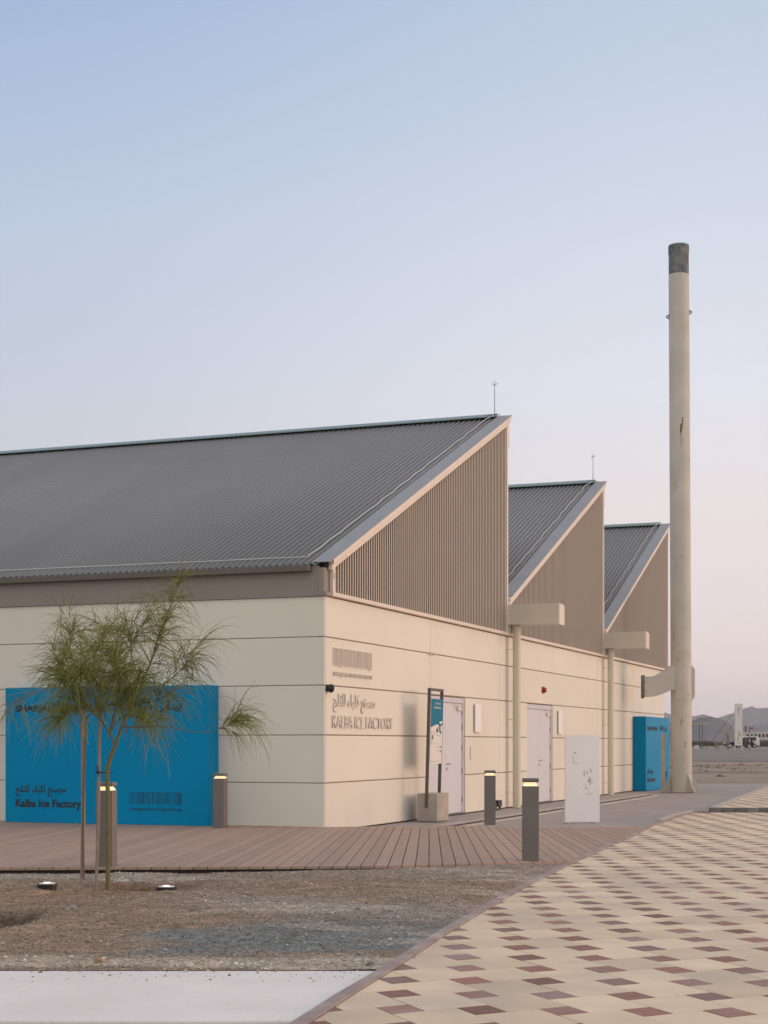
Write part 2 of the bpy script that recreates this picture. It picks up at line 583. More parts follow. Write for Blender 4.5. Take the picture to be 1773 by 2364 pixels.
kb, kp = MB(), MB()
for i in range(len(EDGE) - 1):
    a, b, na, nb = EDGE[i], EDGE[i + 1], edge_nrm(i), edge_nrm(i + 1)
    wa = 0.078
    q = [a, a + na * wa, b + nb * wa, b]
    kb.hexa([(p.x, p.y, -0.05) for p in q][::1] + [(p.x, p.y, 0.014) for p in q])
    if 12 <= i <= 14:
        q = [a - na * 0.11, a - na * 0.01, b - nb * 0.01, b - nb * 0.11]
        kp.hexa([(p.x, p.y, -0.05) for p in q] + [(p.x, p.y, 0.03) for p in q])
tag(kb.build('plaza_kerb', KERB), kind='structure')
tag(kp.build('path_kerb', PALEK), kind='structure')


def clip(poly, a, n):
    """keep the part of a polygon on the side of the point a that n points to"""
    out = []
    for i in range(len(poly)):
        p, q = poly[i], poly[(i + 1) % len(poly)]
        dp, dq = (p - a).dot(n), (q - a).dot(n)
        if dp >= 0:
            out.append(p)
        if dp * dq < 0:
            out.append(p + (q - p) * (dp / (dp - dq)))
    return out


PU, PW, PO = Vector((0.171, 0.094, 0)), Vector((0.086, -0.213, 0)), Vector((0.514, 8.399, 0))
r_t = random.Random(2)
beige, redt = MB(), MB()


def tiles(z, halfplanes, irange, jrange, use_edge):
    for i in irange:
        for j in jrange:
            c = PO + (2 * PU + PW) * i + (PU - 2 * PW) * j
            if c.y < 3 or abs(c.x) > 20:
                continue
            small = [c + PU * a + PW * b for a, b in ((-.5, -.5), (-.5, .5), (.5, .5), (.5, -.5))]
            # the large stone sits on the far right-hand side of the small one (two by two against one by one)
            big = [c + PU * a + PW * b for a, b in ((.5, -1.5), (.5, .5), (2.5, .5), (2.5, -1.5))]
            for quad, mb, g in ((small, redt, 0.012), (big, beige, 0.006)):
                m = sum(quad, Vector()) / 4
                q = [p + (m - p) * g * 2 for p in quad]
                if use_edge:
                    ex = [k for k in range(len(EDGE) - 1) if EDGE[k].y <= m.y + 0.35 and EDGE[k + 1].y >= m.y - 0.35]
                    for k in ex:
                        d = (EDGE[k + 1] - EDGE[k]).normalized()
                        nn = Vector((d.y, -d.x, 0))
                        if len(q) > 2:
                            q = clip(q, EDGE[k] + nn * 0.085, nn)
                for a, nn in halfplanes:
                    if len(q) > 2:
                        q = clip(q, a, nn)
                if len(q) < 3:
                    continue
                dz = z + r_t.uniform(-0.0015, 0.0015)
                mb.cur = r_t.random()
                mb.prism([(p.x, p.y, dz - 0.04) for p in q], (0, 0, 0.04))


TF = 32.4                                        # terrace front
tiles(0.0, [(Vector((0, TF - 0.012, 0)), Vector((0, -1, 0))), (Vector((16, 0, 0)), Vector((-1, 0, 0)))], range(-25, 60), range(-18, 75), True)
TA, TB = Vector((6.62, TF + 0.13, 0)), Vector((11.8, 49.3, 0))
tdir = (TB - TA).normalized()
tn = Vector((tdir.y, -tdir.x, 0))
tiles(0.093, [(Vector((0, TF + 0.137, 0)), Vector((0, 1, 0))), (TA + tn * 0.17, tn), (Vector((20, 0, 0)), Vector((-1, 0, 0))), (Vector((0, 52, 0)), Vector((0, -1, 0)))], range(0, 70), range(20, 105), False)
for mb, nm, m in ((beige, 'beige_paving', BEIGE), (redt, 'red_paving', REDT)):
    tag(mb.build(nm, m), kind='structure')
bed = MB()
pl = [Vector((edge_x(y) + 0.04, y, 0)) for y in (4, 6, 8, 10, 12, 15, 18, 21, 24, 27, 30, 32.3)]
for a, b in zip(pl, pl[1:]):
    bed.poly([(a.x, a.y, -0.008), (16, a.y, -0.008), (16, b.y, -0.008), (b.x, b.y, -0.008)])
bed.poly([(TA.x + .1, TA.y + .02, 0.085), (20, TA.y + .02, 0.085), (20, 52, 0.085), (TA.x + (52 - TA.y) * tdir.x / tdir.y + .1, 52, 0.085)])
tag(bed.build('paving_bed', BED), kind='structure')
# terrace kerb of grey blocks and its pale side edging
tk = MB()
x = 6.6
while x < 16:
    tk.cur = r_t.random()
    tk.box(x + 0.004, x + 0.245, TF, TF + 0.13, -0.03, 0.093 + r_t.uniform(-0.002, 0.002))
    x += 0.25
tag(tk.build('terrace_kerb', GREYK, bevel=0.008), kind='structure')
te = MB()
q = [TA + tn * 0.0, TA + tn * 0.16, TB + tdir * 3 + tn * 0.16, TB + tdir * 3]
te.hexa([(p.x, p.y, -0.03) for p in q] + [(p.x, p.y, 0.1) for p in q])
tag(te.build('terrace_edging', PALEK), kind='structure')

# concrete strip in the foreground
cs = MB()
sy0, sy1 = 8.08, 9.85
cs.hexa([(-6, sy0, -0.06), (edge_x(sy0) - .01, sy0, -0.06), (edge_x(sy1) - .01, sy1, -0.06), (-6, sy1, -0.06),
         (-6, sy0, 0.0), (edge_x(sy0) - .01, sy0, 0.0), (edge_x(sy1) - .01, sy1, 0.0), (-6, sy1, 0.0)])
tag(cs.build('concrete_path', STRIP, bevel=0.01), kind='structure')

# gravel
def fbm(x, y, s=0):
    v = 0
    for k, a in ((0.35, 1.0), (0.9, 0.5), (2.3, 0.25), (6.1, 0.12)):
        v += a * math.sin(x * k * 1.7 + s + 1.3 * math.sin(y * k * 1.1 + s * 2)) * math.cos(y * k * 1.9 - s + 1.1 * math.sin(x * k * 0.8))
    return v


PIT = [(-2.45, 15.05, 0.70, 0.30, -0.11), (-3.05, 12.55, 0.26, 0.55, -0.36)]


def soil_z(x, y):
    z = 0.006 + 0.034 * max(0, min(1, (y - 10) / 6)) * math.exp(-((x - 0.2) / 1.9) ** 2) + 0.013 * fbm(x, y) + 0.007 * fbm(x * 4, y * 4, 2) + 0.004 * fbm(x * 11, y * 11, 5)
    z += 0.03 * math.exp(-((x + 2.75) ** 2) / 0.05 - ((y - 16.7) ** 2) / 0.08)
    for px_, py_, rx, ry, h in PIT:
        d = ((x - px_) / rx) ** 2 + ((y - py_) / ry) ** 2
        z += h * math.exp(-d * 1.4) - max(h, -0.12) * 0.28 * math.exp(-((math.sqrt(d) - 1.5) ** 2) * 4)
    near = min(1.0, max(0.0, (edge_x(y) - x) / 0.35))
    front = min(1.0, max(0.0, (y - 9.85) / 0.3))
    return z * near * front + 0.006 * (1 - near) + 0.002


def soil_material():
    m = mat('gravel_soil', (0.285, 0.235, 0.195), 1.0, 0.18, 3.0, 0.9, 26, stretch=(0.7, 1, 1))
    n, l = m.node_tree.nodes, m.node_tree.links
    hsv = [x for x in n if x.type == 'HUE_SAT'][0]
    at = n.new('ShaderNodeAttribute')
    at.attribute_name = 'soil'
    l.new(at.outputs['Color'], hsv.inputs['Color'])
    nz = n.new('ShaderNodeTexNoise')
    nz.inputs['Scale'].default_value = 42
    nz.inputs['Detail'].default_value = 8
    nz.inputs['Roughness'].default_value = 0.75
    tc = [x for x in n if x.type == 'TEX_COORD'][0]
    l.new(tc.outputs['Object'], nz.inputs['Vector'])
    mr = n.new('ShaderNodeMapRange')
    mr.inputs[1].default_value, mr.inputs[2].default_value, mr.inputs[3].default_value, mr.inputs[4].default_value = 0.32, 0.68, 0.45, 1.6
    l.new(nz.outputs[0], mr.inputs[0])
    n2_ = n.new('ShaderNodeTexNoise')
    n2_.inputs['Scale'].default_value = 8
    n2_.inputs['Detail'].default_value = 9
    n2_.inputs['Roughness'].default_value = 0.7
    l.new(tc.outputs['Object'], n2_.inputs['Vector'])
    m2_ = n.new('ShaderNodeMapRange')
    m2_.inputs[1].default_value, m2_.inputs[2].default_value, m2_.inputs[3].default_value, m2_.inputs[4].default_value = 0.35, 0.65, 0.62, 1.32
    l.new(n2_.outputs[0], m2_.inputs[0])
    m3_ = n.new('ShaderNodeMath')
    m3_.operation = 'MULTIPLY'
    l.new(mr.outputs[0], m3_.inputs[0])
    l.new(m2_.outputs[0], m3_.inputs[1])
    old = hsv.inputs['Value'].links[0].from_socket
    mm = n.new('ShaderNodeMath')
    mm.operation = 'MULTIPLY'
    l.new(old, mm.inputs[0])
    l.new(m3_.outputs[0], mm.inputs[1])
    l.new(mm.outputs[0], hsv.inputs['Value'])
    return m


def soil_col(x, y):
    """which kind of soil lies where: tan dirt, blue-grey chippings, pale grit, orange sand by the tree pit"""
    tan = Vector((0.268, 0.190, 0.133))
    grey = Vector((0.285, 0.245, 0.215))
    bluish = Vector((0.178, 0.186, 0.187))
    pale = Vector((0.47, 0.40, 0.33))
    sand = Vector((0.30, 0.19, 0.115))
    ss = lambda a, b, v: max(0, min(1, (v - a) / (b - a))) ** 2 * (3 - 2 * max(0, min(1, (v - a) / (b - a))))
    n1 = fbm(x * 0.7, y * 1.5, 7)
    n2 = fbm(x * 1.6, y * 3.2, 3)
    c = tan.lerp(grey, ss(-0.3, 0.8, fbm(x * .8, y * .9, 4)) * 0.75)
    c = c.lerp(grey, ss(15.6, 17, y) * 0.6)
    b = math.exp(-((x + 0.40) / 1.7) ** 4 - ((y - 11.35 - 0.15 * x) / 1.15) ** 4)
    c = c.lerp(bluish, ss(0.30, 0.75, b + 0.30 * n1 + 0.24 * n2 - 0.10))
    c = c.lerp(Vector((0.205, 0.145, 0.10)), ss(0.15, 0.9, fbm(x * 0.55, y * 1.2, 12)) * 0.65 * ss(11.5, 13, y))
    c = c.lerp(pale, ss(0.25, 0.9, fbm(x * 0.9, y * 3.4, 15) + 0.5 * n2) * 0.55 * ss(-0.6, 0.6, x - (y - 12) * 0.12))
    p = math.exp(-((y - 10.2) / 0.4) ** 2)
    c = c.lerp(pale, ss(0.45, 1.0, p * 0.75 + 0.35 * n2) * 0.75)
    c = c.lerp(pale, ss(0.45, 1.1, n2 + 0.4 * n1 - 0.1) * 0.45)
    d = math.exp(-((x + 2.9) ** 2) / 0.8 - ((y - 14.75) ** 2) / 0.18)
    c = c.lerp(sand, min(1, d * 1.2))
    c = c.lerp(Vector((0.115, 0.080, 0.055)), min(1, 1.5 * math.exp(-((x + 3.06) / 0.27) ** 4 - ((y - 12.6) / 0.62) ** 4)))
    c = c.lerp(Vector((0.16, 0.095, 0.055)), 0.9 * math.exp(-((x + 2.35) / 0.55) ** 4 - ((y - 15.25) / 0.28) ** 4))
    c = c.lerp(sand * 0.7, math.exp(-((x + 2.5) ** 2) / 0.35 - ((y - 15.0) ** 2) / 0.06))
    return c


SOIL = soil_material()
NX, NY = 260, 330
V, FC, TC = [], [], []
for j in range(NY + 1):
    y = 9.86 + (19.4 - 9.86) * j / NY
    xr = edge_x(y) - 0.004
    for i in range(NX + 1):
        x = -5.2 + (xr + 5.2) * i / NX
        V.append((x, y, soil_z(x, y)))
        c = soil_col(x, y)
        TC += [c.x, c.y, c.z, 1]
for j in range(NY):
    for i in range(NX):
        a = j * (NX + 1) + i
        FC.append((a, a + 1, a + NX + 2, a + NX + 1))
me = bpy.data.meshes.new('gravel_soil')
me.from_pydata(V, [], FC)
ca = me.color_attributes.new('soil', 'FLOAT_COLOR', 'POINT')
ca.data.foreach_set('color', TC)
me.materials.append(SOIL)
me.polygons.foreach_set('use_smooth', [True] * len(me.polygons))
o = bpy.data.objects.new('gravel_soil', me)
COL.objects.link(o)
tag(o, kind='structure')
# strip of soil in front of the concrete strip
fs = MB()
fs.poly([(-6, 3, -0.02), (edge_x(3), 3, -0.02), (edge_x(8.08), 8.08, -0.02), (-6, 8.08, -0.02)])
tag(fs.build('soil', GROUND), kind='structure')

# loose chippings: one object, nobody could count them
rs = np.random.RandomState(4)
NP = 60000
yy = 9.9 + (18.3 - 9.9) * rs.rand(NP) ** 1.15
xx = -4.6 + rs.rand(NP) * (np.array([edge_x(y) for y in yy]) + 4.55)
keep = xx < np.array([edge_x(y) for y in yy]) - 0.03
xx, yy = xx[keep], yy[keep]
ex_y = 9.86 - 0.5 * rs.rand(260) ** 3
ex_x = -4.0 + rs.rand(260) * 3.9
xx, yy = np.concatenate([xx, ex_x]), np.concatenate([yy, ex_y])
NP = len(xx)
OV = np.array([(1, 0, 0), (-1, 0, 0), (0, 1, 0), (0, -1, 0), (0, 0, 1), (0, 0, -1)], dtype=float)
OF = np.array([(0, 2, 4), (2, 1, 4), (1, 3, 4), (3, 0, 4), (2, 0, 5), (1, 2, 5), (3, 1, 5), (0, 3, 5)])
size = 0.0028 + 0.010 * rs.rand(NP) ** 8 + 0.0025 * rs.rand(NP)
ang = rs.rand(NP) * 6.28
sc3 = size[:, None] * (0.6 + 0.8 * rs.rand(NP, 3)) * np.array([1.25, 1.0, 0.6])
pv_ = OV[None] * sc3[:, None, :] + rs.uniform(-.25, .25, (NP, 6, 3)) * size[:, None, None]
cx_, sx_ = np.cos(ang)[:, None], np.sin(ang)[:, None]
px2 = pv_[..., 0] * cx_ - pv_[..., 1] * sx_ + xx[:, None]
py2 = pv_[..., 0] * sx_ + pv_[..., 1] * cx_ + yy[:, None]
zz = np.array([soil_z(a, b) if b > 9.852 else 0.001 for a, b in zip(xx, yy)])
pz2 = pv_[..., 2] + (zz + size * 0.25)[:, None]
vv = np.stack([px2, py2, pz2], -1).reshape(-1, 3)
ff = (OF[None] + (np.arange(NP) * 6)[:, None, None]).reshape(-1, 3)
me = bpy.data.meshes.new('gravel_chippings')
me.from_pydata(vv.tolist(), [], ff.tolist())
base = np.array([tuple(soil_col(a, b)) for a, b in zip(xx, yy)])
br = rs.choice([0.62, 0.85, 1.05, 1.4, 2.1], NP, p=[.14, .26, .30, .19, .11])[:, None]
grey = base.mean(1, keepdims=True)
cc = np.clip((base * 0.6 + grey * 0.4) * br * 1.08, 0, 0.75)
cc = np.concatenate([cc, np.ones((NP, 1))], 1)
ca = me.color_attributes.new('soil', 'FLOAT_COLOR', 'POINT')
ca.data.foreach_set('color', np.repeat(cc, 6, 0).ravel())
CHIP = mat('stone_chipping', (0.3, 0.3, 0.3), 0.95, 0.1, 30)
hn = [x for x in CHIP.node_tree.nodes if x.type == 'HUE_SAT'][0]
an = CHIP.node_tree.nodes.new('ShaderNodeAttribute')
an.attribute_name = 'soil'
CHIP.node_tree.links.new(an.outputs['Color'], hn.inputs['Color'])
me.materials.append(CHIP)
o = bpy.data.objects.new('gravel_chippings', me)
COL.objects.link(o)
tag(o, 'loose stone chippings scattered over the bare soil before the deck', 'gravel', kind='stuff')


NC = 2600
cy_ = rs.normal(84, 8, NC)
cx2 = 9 + rs.rand(NC) * 40
csz = 0.03 + 0.16 * rs.rand(NC) ** 4
pv_ = OV[None] * (csz[:, None] * (0.6 + 0.8 * rs.rand(NC, 3)) * np.array([1.5, 1.2, 0.6]))[:, None, :] + rs.uniform(-.25, .25, (NC, 6, 3)) * csz[:, None, None]
bz = np.array([math.exp(-((y - 84) / 9) ** 2) * 0.24 for y in cy_])
pv_ = pv_ + np.stack([cx2, cy_, bz - 0.02], -1)[:, None, :]
me = bpy.data.meshes.new('dirt_clods')
me.from_pydata(pv_.reshape(-1, 3).tolist(), [], (OF[None] + (np.arange(NC) * 6)[:, None, None]).reshape(-1, 3).tolist())
at_ = me.attributes.new('tint', 'FLOAT', 'POINT')
at_.data.foreach_set('value', np.repeat(rs.rand(NC), 6).astype(np.float32))
me.materials.append(mat('dirt_clod', (0.23, 0.18, 0.14), 1.0, 0.2, 2, tint=0.5))
o = bpy.data.objects.new('dirt_clods', me)
COL.objects.link(o)
tag(o, 'low band of brown clods and rubble on the open ground beyond the chimney', 'rubble', kind='stuff')


def stone(px, py, size, colr, label, seed):
    r = random.Random(seed)
    p = gp(px, py, 0.04)
    for _ in range(6):
        p = gp(px, py, soil_z(p.x, p.y))
    import bmesh
    bm = bmesh.new()
    bmesh.ops.create_icosphere(bm, subdivisions=2, radius=1)
    sx, sy, sz = size * r.uniform(.8, 1.2), size * r.uniform(.7, 1), size * r.uniform(.45, .65)
    dirs = [Vector((r.gauss(0, 1), r.gauss(0, 1), r.gauss(0, 1))).normalized() for _ in range(9)]
    for v in bm.verts:
        k = min(1.0, min((0.72 / d.dot(v.co) if d.dot(v.co) > 0.72 else 1.0) for d in dirs))
        v.co *= k
        v.co = Vector((v.co.x * sx, v.co.y * sy, v.co.z * sz))
    me = bpy.data.meshes.new('stone')
    bm.to_mesh(me)
    bm.free()
    me.materials.append(mat('stone_rock', colr, 0.95, 0.2, 20, 0.3, 60))
    o = bpy.data.objects.new('stone', me)
    COL.objects.link(o)
    o.location = p + Vector((0, 0, sz * 0.4))
    o.rotation_euler = (0, 0, r.uniform(0, 6))
    tag(o, label, 'stone', 'larger stones lying on the soil')


stone(229, 2222, 0.042, (0.36, 0.24, 0.15), 'tan orange stone on the soil by the far edge of the concrete path', 1)
stone(182, 2227, 0.030, (0.36, 0.26, 0.19), 'small tan stone left of the orange stone by the concrete path', 2)
stone(151, 2233, 0.028, (0.25, 0.24, 0.23), 'small grey stone, leftmost along the concrete path edge', 3)
stone(437, 2231, 0.040, (0.55, 0.50, 0.46), 'flat whitish stone by the middle of the concrete path edge', 4)
stone(602, 2210, 0.032, (0.27, 0.22, 0.16), 'brown stone on pale grit above the right half of the concrete path', 5)
stone(168, 2097, 0.042, (0.27, 0.27, 0.26), 'grey stone on the tan dirt left of the tree pit, right of its pair', 6)
stone(146, 2099, 0.032, (0.22, 0.21, 0.20), 'dark grey stone on the tan dirt, left one of a touching pair', 7)
stone(445, 2102, 0.026, (0.20, 0.18, 0.16), 'small brown stone on open dirt right of the tree pit', 8)
stone(856, 2228, 0.036, (0.15, 0.14, 0.14), 'dark stone beside the mauve kerb where the concrete path meets it', 9)
stone(826, 2100, 0.030, (0.20, 0.18, 0.16), 'small dark stone on dirt near the middle of the soil, by the kerb', 10)

# ------------------------------------------------------------------ deck
DZ = 0.08


def deck_z(x):
    t = max(0.0, min(1.0, (x - 0.9) / 1.6))
    return DZ - (DZ - 0.022) * t * t * (3 - 2 * t)


BA = R(-20.6714)
BC = Vector((-0.9382, 25.2065, 0))
EX, EY = Vector((math.cos(BA), math.sin(BA), 0)), Vector((-math.sin(BA), math.cos(BA), 0))


def W(x, y, z=0.0):
    """building frame -> world; x out of the long side, y along it"""
    return BC + EX * x + EY * y + Vector((0, 0, z))


DF = [gp(*p) for p in ((-400, 2004, DZ), (0, 2003, DZ), (450, 2001.5, DZ), (900, 1999, DZ), (1120, 1993.5, 0.075), (1307, 1987, 0.04))]


def deck_front(x):
    if x > DF[-1].x:                              # along the plaza kerb
        for a, b in zip(EDGE, EDGE[1:]):
            if a.x <= x <= b.x:
                return a.y + (b.y - a.y) * (x - a.x) / (b.x - a.x)
        return 40
    for a, b in zip(DF, DF[1:]):
        if x <= b.x:
            return a.y + (b.y - a.y) * (x - a.x) / (b.x - a.x)
    return DF[-1].y


def deck_back(x):
    if x < BC.x:
        return BC.y + (BC.x - x) * 0.353 / 0.9356 + 0.02
    return 25.23 + (x - BC.x) * (26.52 - 25.23) / (4.69 + 0.938)


def board_line(x22):
    k = 0.0354 - 0.0114 * x22
    return lambda y: x22 + k * (y - 22)


def solve(fl, fn, y):
    for _ in range(40):
        y = 0.5 * y + 0.5 * fn(fl(y))
    return y


dk = MB()
x = -8.2
rb = random.Random(8)
while x < 5.0:
    a, b = board_line(x + 0.005), board_line(x + 0.135)
    ya0, yb0 = solve(a, deck_front, 18), solve(b, deck_front, 18)
    ya1, yb1 = solve(a, deck_back, 26), solve(b, deck_back, 26)
    if ya1 - ya0 > 0.03 and yb1 - yb0 > 0.0:
        dk.cur = rb.random()
        q = [(a(ya0), ya0), (b(yb0), yb0), (b(yb1), yb1), (a(ya1), ya1)]
        dk.hexa([(u, v, deck_z(u) - 0.028) for u, v in q] + [(u, v, deck_z(u)) for u, v in q])
    x += 0.14
tag(dk.build('deck', DECKM), kind='structure')
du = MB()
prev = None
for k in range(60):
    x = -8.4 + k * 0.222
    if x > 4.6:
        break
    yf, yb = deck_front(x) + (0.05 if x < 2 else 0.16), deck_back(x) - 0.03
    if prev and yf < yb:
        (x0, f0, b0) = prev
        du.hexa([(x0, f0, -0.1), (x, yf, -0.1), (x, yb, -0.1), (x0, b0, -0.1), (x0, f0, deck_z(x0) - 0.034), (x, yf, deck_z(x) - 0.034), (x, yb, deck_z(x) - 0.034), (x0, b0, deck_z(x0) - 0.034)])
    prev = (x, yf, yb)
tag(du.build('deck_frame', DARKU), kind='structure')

# drain channel along the building
dr, dp = MB(), MB()
def chan(mb, x0, x1, z0, z1):
    q = [W(x0, 0.9), W(x1, 0.9), W(x1, 19.4), W(x0, 19.4)]
    mb.hexa([(p.x, p.y, z0) for p in q] + [(p.x, p.y, z1) for p in q])
chan(dr, 1.24, 1.46, -0.02, 0.006)
chan(dp, 1.15, 1.235, -0.02, 0.035)
chan(dp, 1.465, 1.54, -0.02, 0.016)
tag(dr.build('drain_channel', DRAIN), kind='structure')
tag(dp.build('drain_kerb', PALEK), kind='structure')

# ------------------------------------------------------------------ the factory building
fac = empty('factory_building', BC, BA)
tag(fac, 'cream panelled factory hall with three saw-tooth roofs and brown ribbed gables', 'building')
ROWS = [0.0, 0.77, 1.53, 2.317, 3.082, 3.72]
LEN = 28.27
G = 0.009
RIB_CAP = mat('rib_cap', (0.70, 0.60, 0.515), 0.45, 0.03, 2)  # paler colour for the thin strips along the rib crests
JOINT = mat('joint_sealant', (0.36, 0.29, 0.23), 0.9)
D1, D2 = (5.08, 7.26), (11.86, 14.14)
pn = MB()
for r_i in range(5):
    z0, z1 = ROWS[r_i] + G, ROWS[r_i + 1] - G
    if r_i == 4:
        z1 = 3.72
    cuts = [(0.055, 5.11), (5.11, 9.65), (9.65, 14.24), (14.24, 18.88), (18.88, 23.41), (23.41, LEN)] if r_i >= 3 else \
           [(0.055, D1[0]), (D1[1], 9.65), (9.65, D2[0]), (D2[1] + .1, 18.88), (18.88, 23.41), (23.41, LEN)]
    for a, b in cuts:
        pn.cur = r_t.random()
        pn.box(-0.11, 0.0, a + 0.006, b - 0.006, z0, z1)
    if r_i < 3:
        pn.box(-0.11, 0.0, D2[1], D2[1] + 0.094, z0, z1)
    xs_c = [-16, -10.2, -4.81, 0.0] if r_i < 4 else [-16, -10.2, -4.81, -3.72, 0.0]
    z0, z1 = ROWS[r_i] + 0.006, (3.72 if r_i == 4 else ROWS[r_i + 1] - 0.006)
    for a, b in zip(xs_c, xs_c[1:]):
        pn.cur = r_t.random()
        pn.box(a + 0.006, b - (0.006 if b < 0 else 0), 0.0, 0.05 if b == 0 else 0.11, z0, z1)
pn.build('wall_panels', CREAM, fac, bevel=0.009)
core = MB()
core.box(-16, -0.12, 0.12, LEN - 0.02, 0, 3.71)
core.build('wall_core', FASCIA, fac)
jb = MB()
jb.box(-0.118, -0.028, 0.06, D1[0] - .01, 0.01, 3.70)
jb.box(-0.118, -0.028, D1[1] + .01, D2[0] - .01, 0.01, 3.70)
jb.box(-0.118, -0.028, D2[1] + .01, LEN - 0.01, 0.01, 3.70)
jb.box(-0.118, -0.028, D1[0] - .01, D1[1] + .01, 2.31, 3.70)
jb.box(-0.118, -0.028, D2[0] - .01, D2[1] + .01, 2.31, 3.70)
jb.box(-15.9, -0.12, 0.022, 0.118, 0.01, 3.70)
jb.build('joint_sealant', JOINT, fac)

# ledge under the cladding and its trim
lg = MB()
lg.box(-0.1, 0.075, 0.18, LEN + 0.02, 3.735, 3.80)
lg.build('wall_ledge', TRIM, fac, bevel=0.008)
fa = MB()
fa.box(-16, -0.105, -0.035, 0.06, 3.722, 4.20)
fa.build('clerestory_fascia', FASCIA, fac)

BAYS = [(0.22, 10.05, 4.295, 8.385), (10.22, 19.30, 4.515, 8.37), (19.50, 28.62, 4.445, 8.42)]
XL = -16.0
for bi, (ya, yb, za, zb) in enumerate(BAYS):
    sl = (zb - za) / (yb - ya)
    zt = lambda y: za + sl * (y - ya)
    nrm = Vector((0, -sl, 1)).normalized()
    # gable of ribbed cladding
    gb = MB()
    gb.prism([(0.005, ya, 3.801), (0.005, yb, 3.801), (0.005, yb, zb - 0.03), (0.005, ya, za - 0.03)], (-0.1, 0, 0))
    caps = []
    y = ya + 0.10
    while y < yb - 0.08:
        sec = [(0.004, y - 0.016), (0.053, y - 0.0145), (0.056, y - 0.011), (0.056, y + 0.012), (0.004, y + 0.016)]
        zr_ = zt(y) - 0.05
        gb.prism([(u, v, 3.803) for u, v in sec], (0, 0, zr_ - 3.803))
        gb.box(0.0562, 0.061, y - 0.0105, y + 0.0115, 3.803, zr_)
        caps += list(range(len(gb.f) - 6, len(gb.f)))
        y += 0.1065
    g_o = gb.build('gable_cladding', CLAD, fac)
    g_o.data.materials.append(RIB_CAP)
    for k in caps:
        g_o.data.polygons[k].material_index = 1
    tr = MB()
    # two-step barge board, upright trims at both ends
    for x1, o0, o1 in ((0.115, 0.056, -0.025), (0.085, -0.03, -0.115)):
        tr.hexa([(0.02, ya - 0.1, zt(ya - 0.1) + o1), (x1, ya - 0.1, zt(ya - 0.1) + o1), (x1, yb + 0.16, zt(yb + 0.16) + o1), (0.02, yb + 0.16, zt(yb + 0.16) + o1),
                 (0.02, ya - 0.1, zt(ya - 0.1) + o0), (x1, ya - 0.1, zt(ya - 0.1) + o0), (x1, yb + 0.16, zt(yb + 0.16) + o0), (0.02, yb + 0.16, zt(yb + 0.16) + o0)])
    tr.box(0.006, 0.072, ya - 0.035, ya + 0.05, 3.8015, za - 0.10)
    tr.box(-0.12, 0.072, yb - 0.06, yb + 0.035, 3.802, zb - 0.10)
    tr.build('barge_trim', TRIM, fac, bevel=0.006)
    # blind back of the tooth and its capping
    bk = MB()
    bk.box(XL, -0.115, yb - 0.06, yb + 0.0, 3.75, zb - 0.12)
    bk.box(XL, 0.06, yb + 0.02, yb + 0.17, zb - 0.55, zb - 0.08)
    bk.build('north_wall', TRIM, fac)
    # corrugated roof sheet
    e0, e1 = (ya - 0.30, yb + 0.12)
    if bi:
        e0 = ya - 0.02
    n = int((0.02 - XL) / 0.118)
    rv = MB()
    cols = n * 8 + 1
    for yy_ in (e0, e1):
        for k in range(cols):
            xk = XL + 0.118 * k / 8
            h = 0.016 * math.cos(2 * math.pi * k / 8)
            h = max(-0.014, min(0.02, h * 1.9))
            p = Vector((xk, yy_, zt(yy_) + 0.045)) + nrm * h
            rv.v.append(tuple(p))
            rv.t.append(0.5)
    for k in range(cols - 1):
        rv.f.append((k, k + 1, cols + k + 1, cols + k))
    rf = rv.build('roof', ROOF, fac, smooth=True)
    rf.modifiers.new('sheet', 'SOLIDIFY').thickness = 0.006
    fl = MB()
    fl.hexa([(-0.20, e0 + 0.05, zt(e0 + 0.05) + 0.066), (0.12, e0 + 0.05, zt(e0 + 0.05) + 0.06), (0.12, yb + 0.165, zt(yb + 0.165) + 0.06), (-0.20, yb + 0.165, zt(yb + 0.165) + 0.066),
             (-0.20, e0 + 0.05, zt(e0 + 0.05) + 0.074), (0.12, e0 + 0.05, zt(e0 + 0.05) + 0.068), (0.12, yb + 0.165, zt(yb + 0.165) + 0.068), (-0.20, yb + 0.165, zt(yb + 0.165) + 0.074)])
    fl.box(0.116, 0.126, ya - 0.12, ya - 0.11, za - 0.3, za - 0.2)
    f = fl.build('verge_flashing', FLASH, rf)
    rc = MB()
    a, b = yb - 0.06, yb + 0.17
    rc.hexa([(XL, a, zt(a) + 0.103), (-0.205, a, zt(a) + 0.103), (-0.205, b, zt(b) + 0.103), (XL, b, zt(b) + 0.103),
             (XL, a, zt(a) + 0.125), (-0.205, a, zt(a) + 0.125), (-0.205, b, zt(b) + 0.125), (XL, b, zt(b) + 0.125)])
    rc.build('ridge_cap', TEAL, rf)
    rd = MB()
    a, b = yb + 0.06, yb + 0.118
    rd.hexa([(XL, a, zt(a) + 0.0), (-0.21, a, zt(a) + 0.0), (-0.21, b, zt(b) + 0.0), (XL, b, zt(b) + 0.0),
             (XL, a, zt(a) + 0.102), (-0.21, a, zt(a) + 0.102), (-0.21, b, zt(b) + 0.102), (XL, b, zt(b) + 0.102)])
    rd.build('ridge_closure', DARKU, rf)
    # lightning conductor tape along the verge (and along the first eave)
    cb = MB()
    rcab = random.Random(20 + bi)
    pts = []
    k = 0
    y = e0 + 0.32
    while y < yb - 0.02:
        pts.append((-0.36 + (0.03 if k % 2 else -0.03) * rcab.uniform(.3, 1), y, zt(y) + 0.085 + 0.02 * rcab.random()))
        y += 0.42
        k += 1
    pts.append((-0.24, yb, zt(yb) + 0.14))
    cb.tube(pts, 0.0085, 6)
